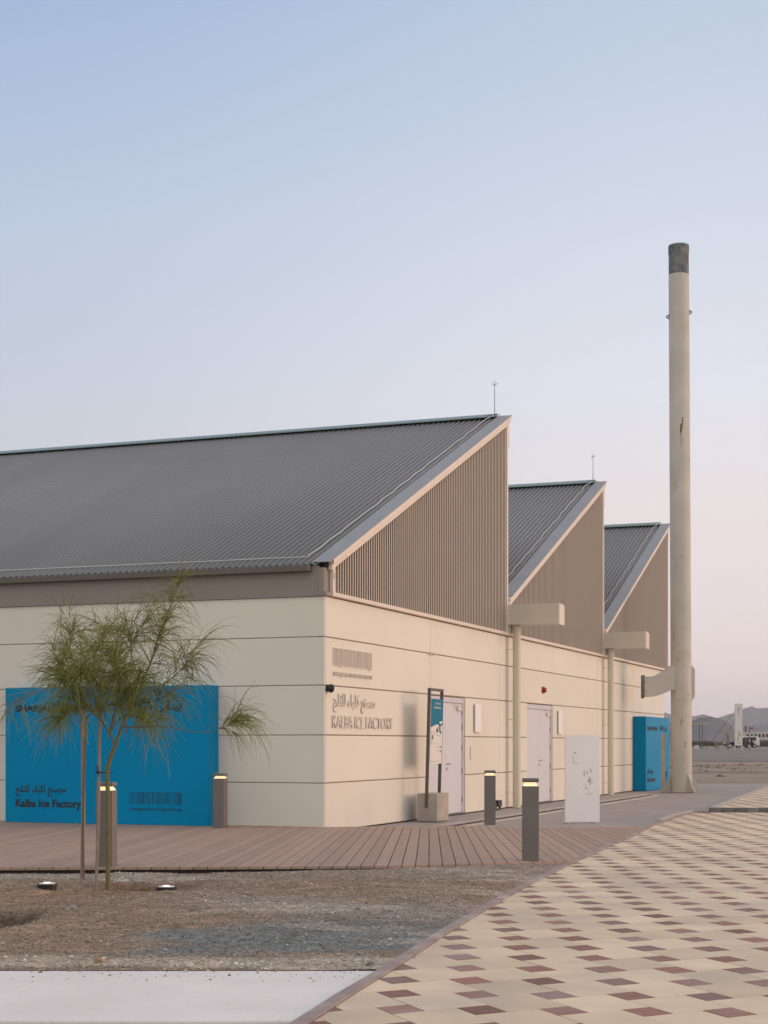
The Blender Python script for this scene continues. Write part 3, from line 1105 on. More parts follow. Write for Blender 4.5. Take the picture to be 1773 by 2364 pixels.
    if bi:
        cb.tube([(XL, ya + 0.55, zt(ya + 0.55) + 0.085), (-0.3, ya + 0.55, zt(ya + 0.55) + 0.085), (-0.45, ya + 0.35, zt(ya + 0.35) + 0.085), (-1.2, ya + 0.15, zt(ya + 0.15) + 0.085)], 0.0085, 6)
    else:
        pts = []
        x = XL
        while x < -0.35:
            pts.append((x, e0 + 0.30 + 0.015 * rcab.uniform(-1, 1), zt(e0 + 0.3) + 0.08 + 0.006 * rcab.random()))
            x += 0.5
        pts.append((-0.36, e0 + 0.32, zt(e0 + 0.32) + 0.085))
        cb.tube(pts, 0.0085, 6)
    cb.build('conductor_cable', CABLE, rf)
    if bi < 2:
        rod = MB()
        zr = zt(yb + 0.05) + 0.12
        xr = -0.24
        rod.tube([(xr, yb + 0.05, zr), (xr, yb + 0.05, zr + 0.74)], [0.009, 0.006], 6)
        for q in range(4):
            aa = q * math.pi / 2 + 0.3
            rod.tube([(xr, yb + 0.05, zr + 0.64), (xr + 0.06 * math.cos(aa), yb + 0.05 + 0.06 * math.sin(aa), zr + 0.69)], 0.006, 5)
        rod.box(xr - 0.04, xr + 0.04, yb + 0.01, yb + 0.09, zr - 0.02, zr + 0.012)
        rod.tube([(xr - 0.2, yb + 0.0, zr - 0.02), (xr, yb + 0.05, zr + 0.02), (xr + 0.12, yb + 0.06, zr - 0.01)], 0.008, 6)
        rod.build('lightning_rod', STEEL, rf)

# gutter of the first eave
gt = MB()
gt.box(-16, -0.20, -0.17, -0.037, 4.105, 4.205)
gt.build('eave_gutter', GUTTER, fac, bevel=0.01)
vf = MB()
vf.box(-0.104, 0.004, -0.03, 0.18, 3.722, 4.17)
vf.box(-0.10, 0.06, -0.05, 0.178, 3.73, 3.79)
vf.build('corner_post', FASCIA, fac)

# valley scuppers with their downpipes
for ys_ in (10.10, 19.38):
    sc_ = MB()
    x0, x1, y0, y1, z0, z1 = -0.3, 1.19, ys_ - 0.02, ys_ + 0.42, 3.965, 4.40
    sc_.box(x0, x1, y0, y1, z0, z1)
    s_o = sc_.build('gutter_scupper', SCUP, fac, bevel=0.004)
    lip = MB()
    lip.box(x1 + 0.001, x1 + 0.014, y0 + 0.012, y1 + 0.02, z0 - 0.015, z1 - 0.03)
    lip.build('end_plate', TRIM, s_o)
    dp_ = MB()
    cy = ys_ + 0.2
    dp_.lathe([(0.088, 0.0), (0.088, 3.96)], 28, (0.20, cy))
    for z in (3.44, 1.92, 0.34, 2.7, 1.1):
        dp_.lathe([(0.0905, z - 0.012), (0.0905, z + 0.012)], 28, (0.20, cy))
    d_o = dp_.build('downpipe', PIPE, fac, smooth=True)
    for z in (3.44, 1.92, 0.34):
        br_ = MB()
        br_.tube([(-0.01, cy - 0.09, z), (0.14, cy - 0.07, z)], 0.008, 6)
        br_.box(0.0005, 0.014, cy - 0.12, cy - 0.06, z - 0.02, z + 0.02)
        br_.build('pipe_bracket', TRIM, d_o)
# doors
for (a, b), lw_ in ((D1, 1), (D2, 1)):
    df = MB()
    df.box(-0.118, -0.03, a + 0.002, a + 0.07, 0.0, 2.30)
    df.box(-0.118, -0.03, b - 0.07, b - 0.002, 0.0, 2.30)
    df.box(-0.118, -0.03, a + 0.072, b - 0.072, 2.195, 2.30)
    d_o = df.build('door_frame', REVEAL, fac, bevel=0.004)
    mid = (a + b) / 2
    for s, (u, v) in enumerate(((a + 0.075, mid - 0.003), (mid + 0.003, b - 0.075))):
        lf = MB()
        lf.box(-0.10, -0.052, u, v, 0.025, 2.19)
        l_o = lf.build('door', DOORM, fac, bevel=0.004)
        yh = v - 0.004 if s else u + 0.004
        for z in (0.28, 0.85, 1.30, 1.72, 2.02):
            hg = MB()
            hg.tube([(-0.047, yh, z - 0.055), (-0.047, yh, z + 0.055)], 0.009, 6)
            hg.build('hinge', STEEL, l_o)
        if s:
            hd = MB()
            hd.tube([(-0.05, u + 0.07, 1.0), (-0.005, u + 0.07, 1.0), (-0.005, u + 0.2, 1.0)], 0.011, 8)
            hd.tube([(-0.05, u + 0.07, 0.9), (-0.035, u + 0.07, 0.9)], 0.025, 10)
            hd.build('handle', RIM, l_o)
            cl = MB()
            cl.box(-0.05, -0.01, v - 0.35, v - 0.10, 2.05, 2.11)
            cl.tube([(-0.01, v - 0.16, 2.13), (0.03, v - 0.42, 2.14), (-0.02, v - 0.55, 2.18)], 0.009, 6)
            cl.build('door_closer', TRIM, l_o)
    sill = MB()
    sill.box(-0.115, 0.03, a + 0.004, b - 0.004, 0.001, 0.018)
    sill.build('threshold', STEEL, fac)


def wall_thing(name, y, x=0.0, z=0.0):
    return empty(name, W(x, y, z), BA)


ZUP, YR, XN = (0, 0, 1), (0, 1, 0), (1, 0, 0)
# raised lettering on the wall
t = wall_thing('wall_lettering', 0.0)
tag(t, 'raised metal meander emblem with SHARJAH ART FOUNDATION beneath it on cream wall', 'wall sign')
logo('emblem', LETTER, t, (0.004, 0.34, 2.645), YR, ZUP, XN, 1.70, 0.285, 0.014, 0.014, 36)
lettering('lettering', 'SHARJAH ART FOUNDATION', LETTER, t, (0.004, 0.34, 2.46), YR, ZUP, XN, 1.70, 0.085, 0.012, 0.004)
t = wall_thing('wall_lettering', 0.0)
tag(t, 'raised metal letters KALBA ICE FACTORY with Arabic line above on cream wall', 'wall sign')
lettering('lettering', arabic('مصنع كلباء للثلج'), LETTER, t, (0.004, 0.34, 1.90), YR, ZUP, XN, 1.86, 0.30, 0.015, 0.004)
lettering('lettering', 'KALBA ICE FACTORY', LETTER, t, (0.004, 0.30, 1.645), YR, ZUP, XN, 2.76, 0.20, 0.015, 0.004)

# things fixed to the wall
t = wall_thing('security_camera', 0.10, 0.0, 2.27)
tag(t, 'small black dome security camera on the corner edge of the cream wall', 'camera')
m_ = MB()
m_.box(0.001, 0.05, -0.05, 0.05, -0.055, 0.055)
m_.build('bracket', BLACKM, t, bevel=0.01)
m_ = MB()
m_.tube([(0.03, -0.02, 0.0), (0.06, -0.01, 0.0), (0.095, 0.01, -0.01), (0.11, 0.02, -0.014)], [0.055, 0.068, 0.066, 0.045], 16)
m_.build('camera_head', BLACKM, t, smooth=True)
t = wall_thing('alarm_sounder', 13.22, 0.0, 2.65)
tag(t, 'small red alarm box above the second grey door', 'alarm')
m_ = MB()
m_.box(0.001, 0.02, -0.10, 0.10, -0.075, 0.075)
m_.build('base_plate', REDP, t)
m_ = MB()
m_.tube([(0.02, 0, 0), (0.07, 0, 0), (0.085, 0, 0)], [0.065, 0.06, 0.04], 16)
m_.build('sounder', REDP, t, smooth=True)
for y0_, y1_, lb in ((7.80, 8.2, 'white notice board on the wall right of the first grey door'), (14.55, 14.92, 'white notice board on the wall right of the second grey door')):
    t = wall_thing('notice_board', (y0_ + y1_) / 2, 0.0, 1.63)
    tag(t, lb, 'notice board', 'white boards beside the doors')
    hw = (y1_ - y0_) / 2
    m_ = MB()
    m_.box(0.03, 0.045, -hw, hw, 0, 0.57)
    m_.build('panel', WHITEP, t)
    m_ = MB()
    for s in (-1, 1):
        m_.box(0.001, 0.029, s * hw * 0.7 - 0.02, s * hw * 0.7 + 0.02, 0.03, 0.54)
    m_.build('spacer', TRIM, t)
t = wall_thing('wall_plate', 7.62, 0.0, 1.08)
m_ = MB()
m_.box(0.001, 0.025, -0.05, 0.05, 0.0, 0.26)
m_.build('cover', CREAM, t, bevel=0.006)
tag(t, 'small cream cover plate low on the wall by the first grey door', 'cover plate')
t = wall_thing('flood_light', 9.2, 0.0, 0.0)
tag(t, 'small black floodlight at the foot of the cream wall behind a bollard', 'floodlight')
m_ = MB()
m_.box(0.03, 0.16, -0.13, 0.13, 0.06, 0.20)
m_.build('housing', BLACKM, t, bevel=0.015)
m_ = MB()
m_.box(0.07, 0.12, -0.15, -0.135, 0.0, 0.14)
m_.box(0.07, 0.12, 0.135, 0.15, 0.0, 0.14)
m_.box(0.05, 0.14, -0.15, 0.15, 0.001, 0.012)
m_.build('stand', STEEL, t)
t = wall_thing('wall_clips', 5.11, 0.0, 3.06)
tag(t, 'pair of small metal cable clips high on the wall joint', 'clips')
for s in (-1, 1):
    m_ = MB()
    m_.tube([(0.001, s * 0.09, 0), (0.05, s * 0.09, 0), (0.05, s * 0.09, 0.05)], 0.014, 8)
    m_.build('clip', TRIM, t)


# ------------------------------------------------------------------ blue sign boxes
def blue_box(label, world, rz, w, h, z0, grp):
    """front faces local -y, width along local x from 0 to w"""
    t = empty('sign_box', (world.x, world.y, z0), rz)
    tag(t, label, 'sign box', grp)
    m_ = MB()
    m_.box(0, w, 0, 0.372, 0, h)
    m_.build('board', BLUE, t, bevel=0.006)
    X, Z, N = (1, 0, 0), (0, 0, 1), (0, -1, 0)
    k = w / 3.79
    lettering('lettering', 'SHARJAH BIENNIAL', INK, t, (0.20 * k, 0, h - 0.44), X, Z, N, 1.62 * k, 0.15, 0.003, 0.04)
    lettering('lettering', arabic('بينالي الشارقة'), INK, t, (2.16 * k, 0, h - 0.47), X, Z, N, 1.16 * k, 0.23, 0.003, 0.035)
    lettering('lettering', arabic('مصنع كلباء للثلج'), INK, t, (0.20 * k, 0, 0.44), X, Z, N, 0.97 * k, 0.19, 0.003, 0.016)
    lettering('lettering', 'Kalba Ice Factory', INK, t, (0.20 * k, 0, 0.215), X, Z, N, 1.27 * k, 0.175, 0.003, 0.035)
    logo('emblem', INK, t, (2.36 * k, 0, 0.34), X, Z, N, 0.96 * k, 0.185, 0.003, 0.007, 36)
    lettering('lettering', 'SHARJAH ART FOUNDATION', INK, t, (2.36 * k, 0, 0.215), X, Z, N, 0.96 * k, 0.055, 0.003, 0.006)
    return t


GB = 'blue exhibition sign boxes against the factory walls'
blue_box('wide blue sign box against the shaded wall behind the young tree', W(-5.64, -0.385), BA, 3.79, 2.25, DZ, GB)
p_ = W(0.385, 23.42)
blue_box('blue sign box at the far end of the long wall beside the chimney', W(0.385, 23.42), BA + math.pi / 2, 3.72, 2.19, 0.0, GB)

# ------------------------------------------------------------------ map sign in a concrete block
sb = empty('map_sign', gp(1009, 1897), BA)
tag(sb, 'tall map sign with teal top on dark posts set in a concrete block', 'map sign')
m_ = MB()
m_.box(-0.38, 0, 0, 0.66, 0, 0.50)
m_.build('concrete_base', CONC, sb, bevel=0.008)
lean = 0.028


def lx(x, z):
    return x + lean * (z - 0.26)


m_ = MB()
for y0_, y1_, zb_ in ((-0.03, 0.018, 0.25), (0.672, 0.72, 0.2)):
    m_.hexa([(lx(-0.225, zb_), y0_, zb_), (lx(-0.175, zb_), y0_, zb_), (lx(-0.175, zb_), y1_, zb_), (lx(-0.225, zb_), y1_, zb_),
             (lx(-0.225, 2.39), y0_, 2.39), (lx(-0.175, 2.39), y0_, 2.39), (lx(-0.175, 2.39), y1_, 2.39), (lx(-0.225, 2.39), y1_, 2.39)])
m_.hexa([(lx(-0.225, 2.34), 0.019, 2.34), (lx(-0.175, 2.34), 0.019, 2.34), (lx(-0.175, 2.34), 0.671, 2.34), (lx(-0.225, 2.34), 0.671, 2.34),
         (lx(-0.225, 2.388), 0.019, 2.388), (lx(-0.175, 2.388), 0.019, 2.388), (lx(-0.175, 2.388), 0.671, 2.388), (lx(-0.225, 2.388), 0.671, 2.388)])
m_.build('post_frame', mat('sign_frame_paint', (0.10, 0.085, 0.08), 0.5), sb)
PX = -0.172


def on_panel(pts, dx):
    return [(lx(PX + dx, z), y, z) for y, z in pts]


def panel_piece(name, pts, m, dx, th=0.002):
    q = MB()
    q.prism(on_panel(pts, dx), (th, 0, 0))
    return q.build(name, m, sb)


pnl = panel_piece('panel', [(0.02, 1.03), (0.67, 1.03), (0.67, 2.20), (0.02, 2.20)], WHITES, 0.0, 0.006)
TEALP = mat('teal_print', (0.0, 0.165, 0.27), 0.5, 0.02, spec=0.2)
PRINT = mat('sign_print', (0.09, 0.075, 0.08), 0.6)
LINE = mat('sign_print_line', (0.42, 0.37, 0.36), 0.6)
wave = [(0.02, 1.70), (0.06, 1.69), (0.14, 1.71), (0.24, 1.725), (0.34, 1.74), (0.44, 1.74), (0.455, 1.72), (0.49, 1.70), (0.50, 1.66), (0.49, 1.62), (0.53, 1.60), (0.55, 1.57),
        (0.60, 1.57), (0.62, 1.60), (0.57, 1.63), (0.56, 1.67), (0.56, 1.70), (0.60, 1.72), (0.67, 1.74)]
pt = panel_piece('teal_print', wave + [(0.67, 2.199), (0.02, 2.199)], TEALP, 0.007)
for nm, pts in (('island_print', [(0.47, 1.79), (0.60, 1.80), (0.67, 1.80), (0.62, 1.77), (0.56, 1.745), (0.52, 1.755)]),):
    panel_piece(nm, pts, WHITES, 0.010)
pr = MB()
for y0_, y1_, z0, z1 in ((0.33, 0.36, 1.60, 1.66), (0.38, 0.43, 1.60, 1.69), (0.10, 0.12, 1.47, 1.55), (0.14, 0.16, 1.47, 1.55), (0.585, 0.62, 1.315, 1.355), (0.585, 0.62, 1.235, 1.275),
                       (0.11, 0.12, 1.40, 1.42), (0.56, 0.60, 1.735, 1.76)):
    pr.prism(on_panel([(y0_, z0), (y1_, z0), (y1_, z1), (y0_, z1)], 0.0095), (0.0015, 0, 0))
pr.build('map_symbols', PRINT, sb)
pr = MB()
for y0_, y1_, z0, z1 in ((0.06, 0.55, 1.385, 1.391), (0.06, 0.067, 1.391, 1.60), (0.36, 0.56, 1.345, 1.351), (0.38, 0.56, 1.322, 1.328), (0.36, 0.56, 1.268, 1.274), (0.38, 0.56, 1.245, 1.251), (0.03, 0.56, 1.07, 1.079)):
    pr.prism(on_panel([(y0_, z0), (y1_, z0), (y1_, z1), (y0_, z1)], 0.0075), (0.0015, 0, 0))
for (a, za), (b, zb) in zip([(0.02, 1.61), (0.15, 1.61), (0.3, 1.56), (0.45, 1.53), (0.67, 1.525)], [(0.15, 1.61), (0.3, 1.56), (0.45, 1.53), (0.67, 1.525)]):
    pr.prism(on_panel([(a, za), (b, zb), (b, zb + 0.008), (a, za + 0.008)], 0.0078), (0.0015, 0, 0))
pr.build('map_lines', LINE, sb)
for body, y0_, w_, z0, h_ in ((arabic('مصنع كلباء للثلج'), 0.22, 0.30, 2.085, 0.055), ('Kalba Ice Factory', 0.17, 0.38, 2.015, 0.05)):
    lettering('lettering', body, WHITES, sb, (lx(PX + 0.0095, z0), y0_, z0), YR, (lean, 0, 1), XN, w_, h_, 0.002, 0.012)

# ------------------------------------------------------------------ white standing board behind the deck
bp_ = gp(1305, 1899.5, 0.0)
bq_ = gp(1386, 1899.5, 0.0)
sbd = empty('display_board', bp_, R(10))
tag(sbd, 'white free-standing board with faint smudged marks on the pavement behind the deck', 'board')
wbd = (bq_.x - bp_.x) * 1.02
hbd = 203 / F * bp_.y
m_ = MB()
m_.box(0, wbd, 0, 0.045, 0.012, hbd)
m_.build('panel', WHITEP, sbd, bevel=0.003)
m_ = MB()
for u, v in ((0.03, 0.09), (wbd - 0.09, wbd - 0.03)):
    m_.box(u, v, 0.005, 0.28, 0.0, 0.0115)
m_.build('foot', WHITEP, sbd)
m_ = MB()
u0, k_ = 0.0, wbd / 740.0
vz = lambda v: hbd - (v - 160) / (2030 - 160) * (hbd - 0.012)
rm = random.Random(3)


def smudge(u, v, du, dv):
    u, du = (u - 45) * k_, du * k_
    z0, z1 = vz(v + dv), vz(v)
    m_.prism([(u, -0.0005, z0), (u + du, -0.0005, z0 + rm.uniform(-.006, .006)), (u + du * rm.uniform(.7, 1), -0.0005, z1), (u + du * rm.uniform(0, .3), -0.0005, z1)], (0, -0.0015, 0))


for a in ((215, 525, 75, 28), (200, 610, 30, 12), (212, 630, 14, 140), (240, 770, 80, 12), (435, 930, 30, 120), (490, 920, 16, 60), (510, 960, 30, 40), (545, 890, 70, 14), (575, 930, 50, 30), (515, 1110, 70, 60),
          (560, 1060, 30, 170), (475, 1210, 14, 110), (485, 1310, 70, 20), (610, 1120, 14, 80), (500, 1410, 14, 40), (530, 1430, 16, 26), (560, 1410, 10, 40), (608, 1400, 14, 50), (420, 1180, 12, 60)):
    smudge(*a)
m_.build('faint_marks', MARK, sbd)

# ------------------------------------------------------------------ bollard lights
def make_bollard():
    t = empty('bollard_light', (0, 0, 0))
    hw = 0.09
    m_ = MB()
    m_.box(-hw, hw, -hw, hw, 0, 0.872)
    m_.build('post', BOLL, t, bevel=0.006)
    m_ = MB()
    m_.hexa([(-.080, -.080, .873), (.080, -.080, .873), (.080, .080, .873), (-.080, .080, .873), (-.055, -.055, .915), (.055, -.055, .915), (.055, .055, .915), (-.055, .055, .915)])
    m_.build('lamp', GLOW, t)
    m_ = MB()
    m_.box(-hw, hw, -hw, hw, 0.926, 0.96)
    m_.build('cap', BOLL, t, bevel=0.005)
    m_ = MB()
    m_.box(-hw + .004, hw - .004, -hw + .004, hw - .004, 0.9155, 0.9255)
    m_.build('cap_rim', STEEL, t)
    return t


BG = 'square bollard lights along the deck'
b0 = make_bollard()
bolls = [((1224.5, 1993.5), 0.02, 0, 1.02, 'lit bollard light standing at the front deck edge, right of centre'),
         ((246, 2007), 0.045, -8, 0.975, 'lit bollard light behind the young tree trunk'),
         ((1131, 1904), 0.04, 0, 0.945, 'lit bollard light at the rear deck edge near the downpipe'),
         ((508.5, 1911), DZ, -14, 0.885, 'lit bollard light beside the right end of the wide blue sign box')]
for i, ((px, py), z, rz, sz, lb) in enumerate(bolls):
    b = b0 if i == 0 else copy_tree(b0)
    b.location = gp(px, py, z)
    b.rotation_euler = (0, 0, R(rz))
    b.scale = (1, 1, sz)
    tag(b, lb, 'bollard', BG)

# ------------------------------------------------------------------ uplights by the tree
def make_uplight():
    t = empty('ground_uplight', (0, 0, 0))
    m_ = MB()
    m_.lathe([(0.085, -0.08), (0.088, 0.06), (0.098, 0.066), (0.098, 0.082), (0.085, 0.086)], 28)
    m_.build('housing', BLACKM, t, smooth=True)
    m_ = MB()
    m_.lathe([(0.078, 0.0865), (0.075, 0.092), (0.03, 0.094)], 28)
    m_.build('lens', WHITEP, t, smooth=True)
    m_ = MB()
    m_.lathe([(0.036, 0.0945), (0.03, 0.098)], 20)
    m_.build('lamp', GLOW2, t, smooth=True)
    return t


u0_ = make_uplight()
for i, (px, py, lb) in enumerate(((109, 2045, 'round black ground uplight left of the two tree trunks'), (384, 2043, 'round black ground uplight right of the two tree trunks'))):
    u = u0_ if i == 0 else copy_tree(u0_)
    p = gp(px, py, 0.05)
    u.location = (p.x, p.y, soil_z(p.x, p.y) - 0.038)
    tag(u, lb, 'uplight', 'ground uplights at the tree')
ps_ = gp(281, 2030, 0.07)
m_ = MB()
m_.box(-0.075, 0.075, -0.012, 0.012, 0, 0.012)
o = m_.build('plastic_strip', WHITEL)
o.location = (ps_.x, ps_.y, soil_z(ps_.x, ps_.y) + 0.012)
o.rotation_euler = (0, R(-3), R(12))
tag(o, 'short white plastic strip on the soil right of the trunk', 'plastic strip')

# ------------------------------------------------------------------ chimney
ch0 = Vector((8.53, 45.85, 0))
ch = empty('chimney', ch0)
tag(ch, 'tall slender weathered grey chimney with dark top band and side duct', 'chimney')
RB = 0.296
lean_c = -0.0056


def cxx(z):
    return lean_c * z


m_ = MB()
levels = [0.0, 2.2, 4.45, 6.7, 8.95, 11.2, 13.64, 14.82]
pts, rad = [], []
for k in range(len(levels) - 1):
    a, b = levels[k], levels[k + 1]
    ra, rb_ = RB - 0.008 * a / 15, RB - 0.008 * b / 15
    pts += [(cxx(a), 0, a + 0.002), (cxx(a), 0, a + 0.012), (cxx(b), 0, b - 0.012), (cxx(b), 0, b - 0.002)]
    rad += [ra - 0.006, ra, rb_, rb_ - 0.006]
m_.tube(pts, rad, 48)
m_.build('shaft', SHAFT, ch, smooth=True)
m_ = MB()
m_.tube([(cxx(14.82), 0, 14.825), (cxx(15.6), 0, 15.6)], [0.287, 0.284], 48)
m_.tube([(cxx(15.4), 0, 15.40), (cxx(15.4), 0, 15.44), (cxx(15.5), 0, 15.54), (cxx(15.6), 0, 15.63)], [0.288, 0.296, 0.296, 0.296], 48)
m_.build('top_band', SOOT, ch, smooth=True)
m_ = MB()
m_.tube([(cxx(15.63), 0, 15.631), (cxx(15.66), 0, 15.66)], [0.29, 0.29], 48)
m_.build('top_rim', TEAL, ch, smooth=True)
for s, z in ((-1, 13.62), (1, 13.75)):
    m_ = MB()
    x0 = cxx(z) + s * 0.285
    out = [(x0, 0.01, z - 0.075), (x0, 0.01, z + 0.075), (x0 + s * 0.09, 0.01, z + 0.02), (x0 + s * 0.09, 0.01, z - 0.02)]
    inn = [(x0 + s * 0.022, 0.01, z - 0.03), (x0 + s * 0.022, 0.01, z + 0.03), (x0 + s * 0.058, 0.01, z + 0.012), (x0 + s * 0.058, 0.01, z - 0.012)]
    for k in range(4):
        m_.prism([out[k], out[(k + 1) % 4], inn[(k + 1) % 4], inn[k]], (0, -0.02, 0))
    m_.build('lug', STEEL, ch)
# base fins
for k, a in enumerate((168, -8, -62, 100)):
    m_ = MB()
    d = Vector((math.cos(R(a)), math.sin(R(a)), 0))
    s = Vector((-d.y, d.x, 0)) * 0.02
    r0 = RB - 0.03
    q = [d * r0, d * (RB + 0.30), d * (RB + 0.30) + Vector((0, 0, 0.05)), d * (RB + 0.19) + Vector((0, 0, 0.16)), d * (RB + 0.005) + Vector((0, 0, 0.52)), d * r0 + Vector((0, 0, 0.52))]
    m_.prism([p - s for p in q], s * 2)
    m_.build('base_fin', SHAFT, ch)
m_ = MB()
m_.lathe([(RB + 0.1, 0.0), (RB + 0.1, 0.014)], 32)
m_.build('base_plate', SHAFT, ch)
# side duct: an S-shaped box from the shaft to a flanged mouth
cen = [(-0.20, 3.30), (-0.33, 3.27), (-0.46, 3.19), (-0.60, 3.11), (-0.75, 3.045), (-0.90, 3.02), (-1.10, 3.02)]
hh = [0.36, 0.35, 0.33, 0.31, 0.295, 0.285, 0.285]
m_ = MB()
for k in range(len(cen) - 1):
    (xa, za), (xb, zb) = cen[k], cen[k + 1]
    m_.hexa([(xb, -0.2, zb - hh[k + 1]), (xa, -0.2, za - hh[k]), (xa, 0.2, za - hh[k]), (xb, 0.2, zb - hh[k + 1]),
             (xb, -0.2, zb + hh[k + 1]), (xa, -0.2, za + hh[k]), (xa, 0.2, za + hh[k]), (xb, 0.2, zb + hh[k + 1])])
d_o = m_.build('side_duct', SHAFT, ch)
m_ = MB()
m_.box(-1.13, -1.101, -0.24, 0.24, 3.02 - 0.33, 3.02 + 0.33)
m_.build('flange', SOOT, d_o)
m_ = MB()
m_.prism([(0.22, 0.02, 2.62), (0.30, 0.02, 2.62), (0.385, 0.02, 2.74), (0.385, 0.02, 3.52), (0.30, 0.02, 3.63), (0.22, 0.02, 3.63)], (0, 0.30, 0))
m_.build('clean_out_box', SHAFT, ch, bevel=0.01)
# rust marks, thin flakes lying on the shaft
def skin(pts, m, name):
    q = MB()
    ring = []
    for a, z in pts:
        r_ = RB - 0.008 * z / 15 + 0.0025
        ring.append((cxx(z) + r_ * math.sin(a), -r_ * math.cos(a), z))
    q.poly(ring)
    return q.build(name, m, ch)


zc = 10.4
for pts in ([(-.12, .09), (.04, .12), (.05, -.02), (-.10, 0)], [(.05, .26), (.15, .30), (.16, .10), (.05, .12)], [(-.15, 0), (.04, -.02), (.0, -.14), (-.1, -.18), (-.17, -.12)]):
    skin([(a + 0.0, zc + z) for a, z in pts][::-1], RUST, 'rust_mark')
for pts in ([(-.10, -.18), (-.02, -.16), (-.04, -.55), (-.08, -.60)], [(.05, .10), (.16, .10), (.14, -.02), (.06, -.04)], [(.12, -.30), (.17, -.31), (.15, -.42), (.12, -.40)]):
    skin([(a, zc + z) for a, z in pts][::-1], RUST2, 'rust_streak')
for a, z, h, w in ((-.95, 4.3, .38, .14), (-.9, 2.7, .3, .1), (.1, 1.25, .22, .2), (-.3, 1.9, .2, .25), (-.5, 3.7, .16, .1), (.45, 2.75, .05, .25)):
    skin([(a, z), (a + w * .6, z + h * .2), (a + w, z + h * .8), (a + w * .3, z + h)], RUST2, 'rust_streak')

# thin post beside the chimney
p = gp(1531, 1829)
m_ = MB()
hgt = 135 / F * p.y
m_.box(-0.055, 0.055, -0.05, 0.05, 0, hgt)
o = m_.build('concrete_post', CONC, bevel=0.006)
o.location = p
o.rotation_euler = (0, 0, R(-28))
tag(o, 'slim square concrete post before the far blue sign box', 'post')

# ------------------------------------------------------------------ young trees
TK = 2.765


def crop_pt(u, v, y):
    px, py = u / TK, 1350 + v / TK
    return Vector((px_x(px, y), y, CAMH - (py - Y0) / F * y))


def smooth_path(pts, n=5):
    out = []
    P_ = [pts[0]] + pts + [pts[-1]]
    for i in range(1, len(P_) - 2):
        p0, p1, p2, p3 = P_[i - 1:i + 3]
        for k in range(n):
            t = k / n
            out.append(0.5 * ((2 * p1) + (p2 - p0) * t + (2 * p0 - 5 * p1 + 4 * p2 - p3) * t * t + (3 * p1 - p0 - 3 * p2 + p3) * t ** 3))
    out.append(pts[-1])
    return out


class Strands:
    def __init__(self, seed):
        self.r = random.Random(seed)
        self.V, self.Fc, self.T = [], [], []

    def strand(self, p, d, length, rad, droop, segs=5):
        r = self.r
        b = len(self.V)
        step = length / segs
        d = d.normalized()
        side = d.cross(Vector((r.gauss(0, 1), r.gauss(0, 1), r.gauss(0, 1)))).normalized()
        t = r.random()
        wob = Vector((r.gauss(0, 1), r.gauss(0, 1), r.gauss(0, 1))) * 0.12
        for k in range(segs + 1):
            rr = rad * (1 - 0.75 * k / segs)
            up = d.cross(side).normalized()
            for a in (0, 2.094, 4.189):
                q = p + (side * math.cos(a) + up * math.sin(a)) * rr
                self.V.append((q.x, q.y, q.z))
                self.T.append(t)
            p = p + d * step
            d = (d + Vector((0, 0, -1)) * droop * step + wob * step * 3).normalized()
            side = (side - d * side.dot(d)).normalized()
        for k in range(segs):
            for a in range(3):
                a2 = (a + 1) % 3
                self.Fc.append((b + k * 3 + a, b + k * 3 + a2, b + k * 3 + 3 + a2, b + k * 3 + 3 + a))

    def build(self, name, m, parent):
        me = bpy.data.meshes.new(name)
        me.from_pydata(self.V, [], self.Fc)
        at = me.attributes.new('tint', 'FLOAT', 'POINT')
        at.data.foreach_set('value', np.array(self.T, dtype=np.float32))
        me.materials.append(m)
        o = bpy.data.objects.new(name, me)
        COL.objects.link(o)
        o.parent = parent
        return o


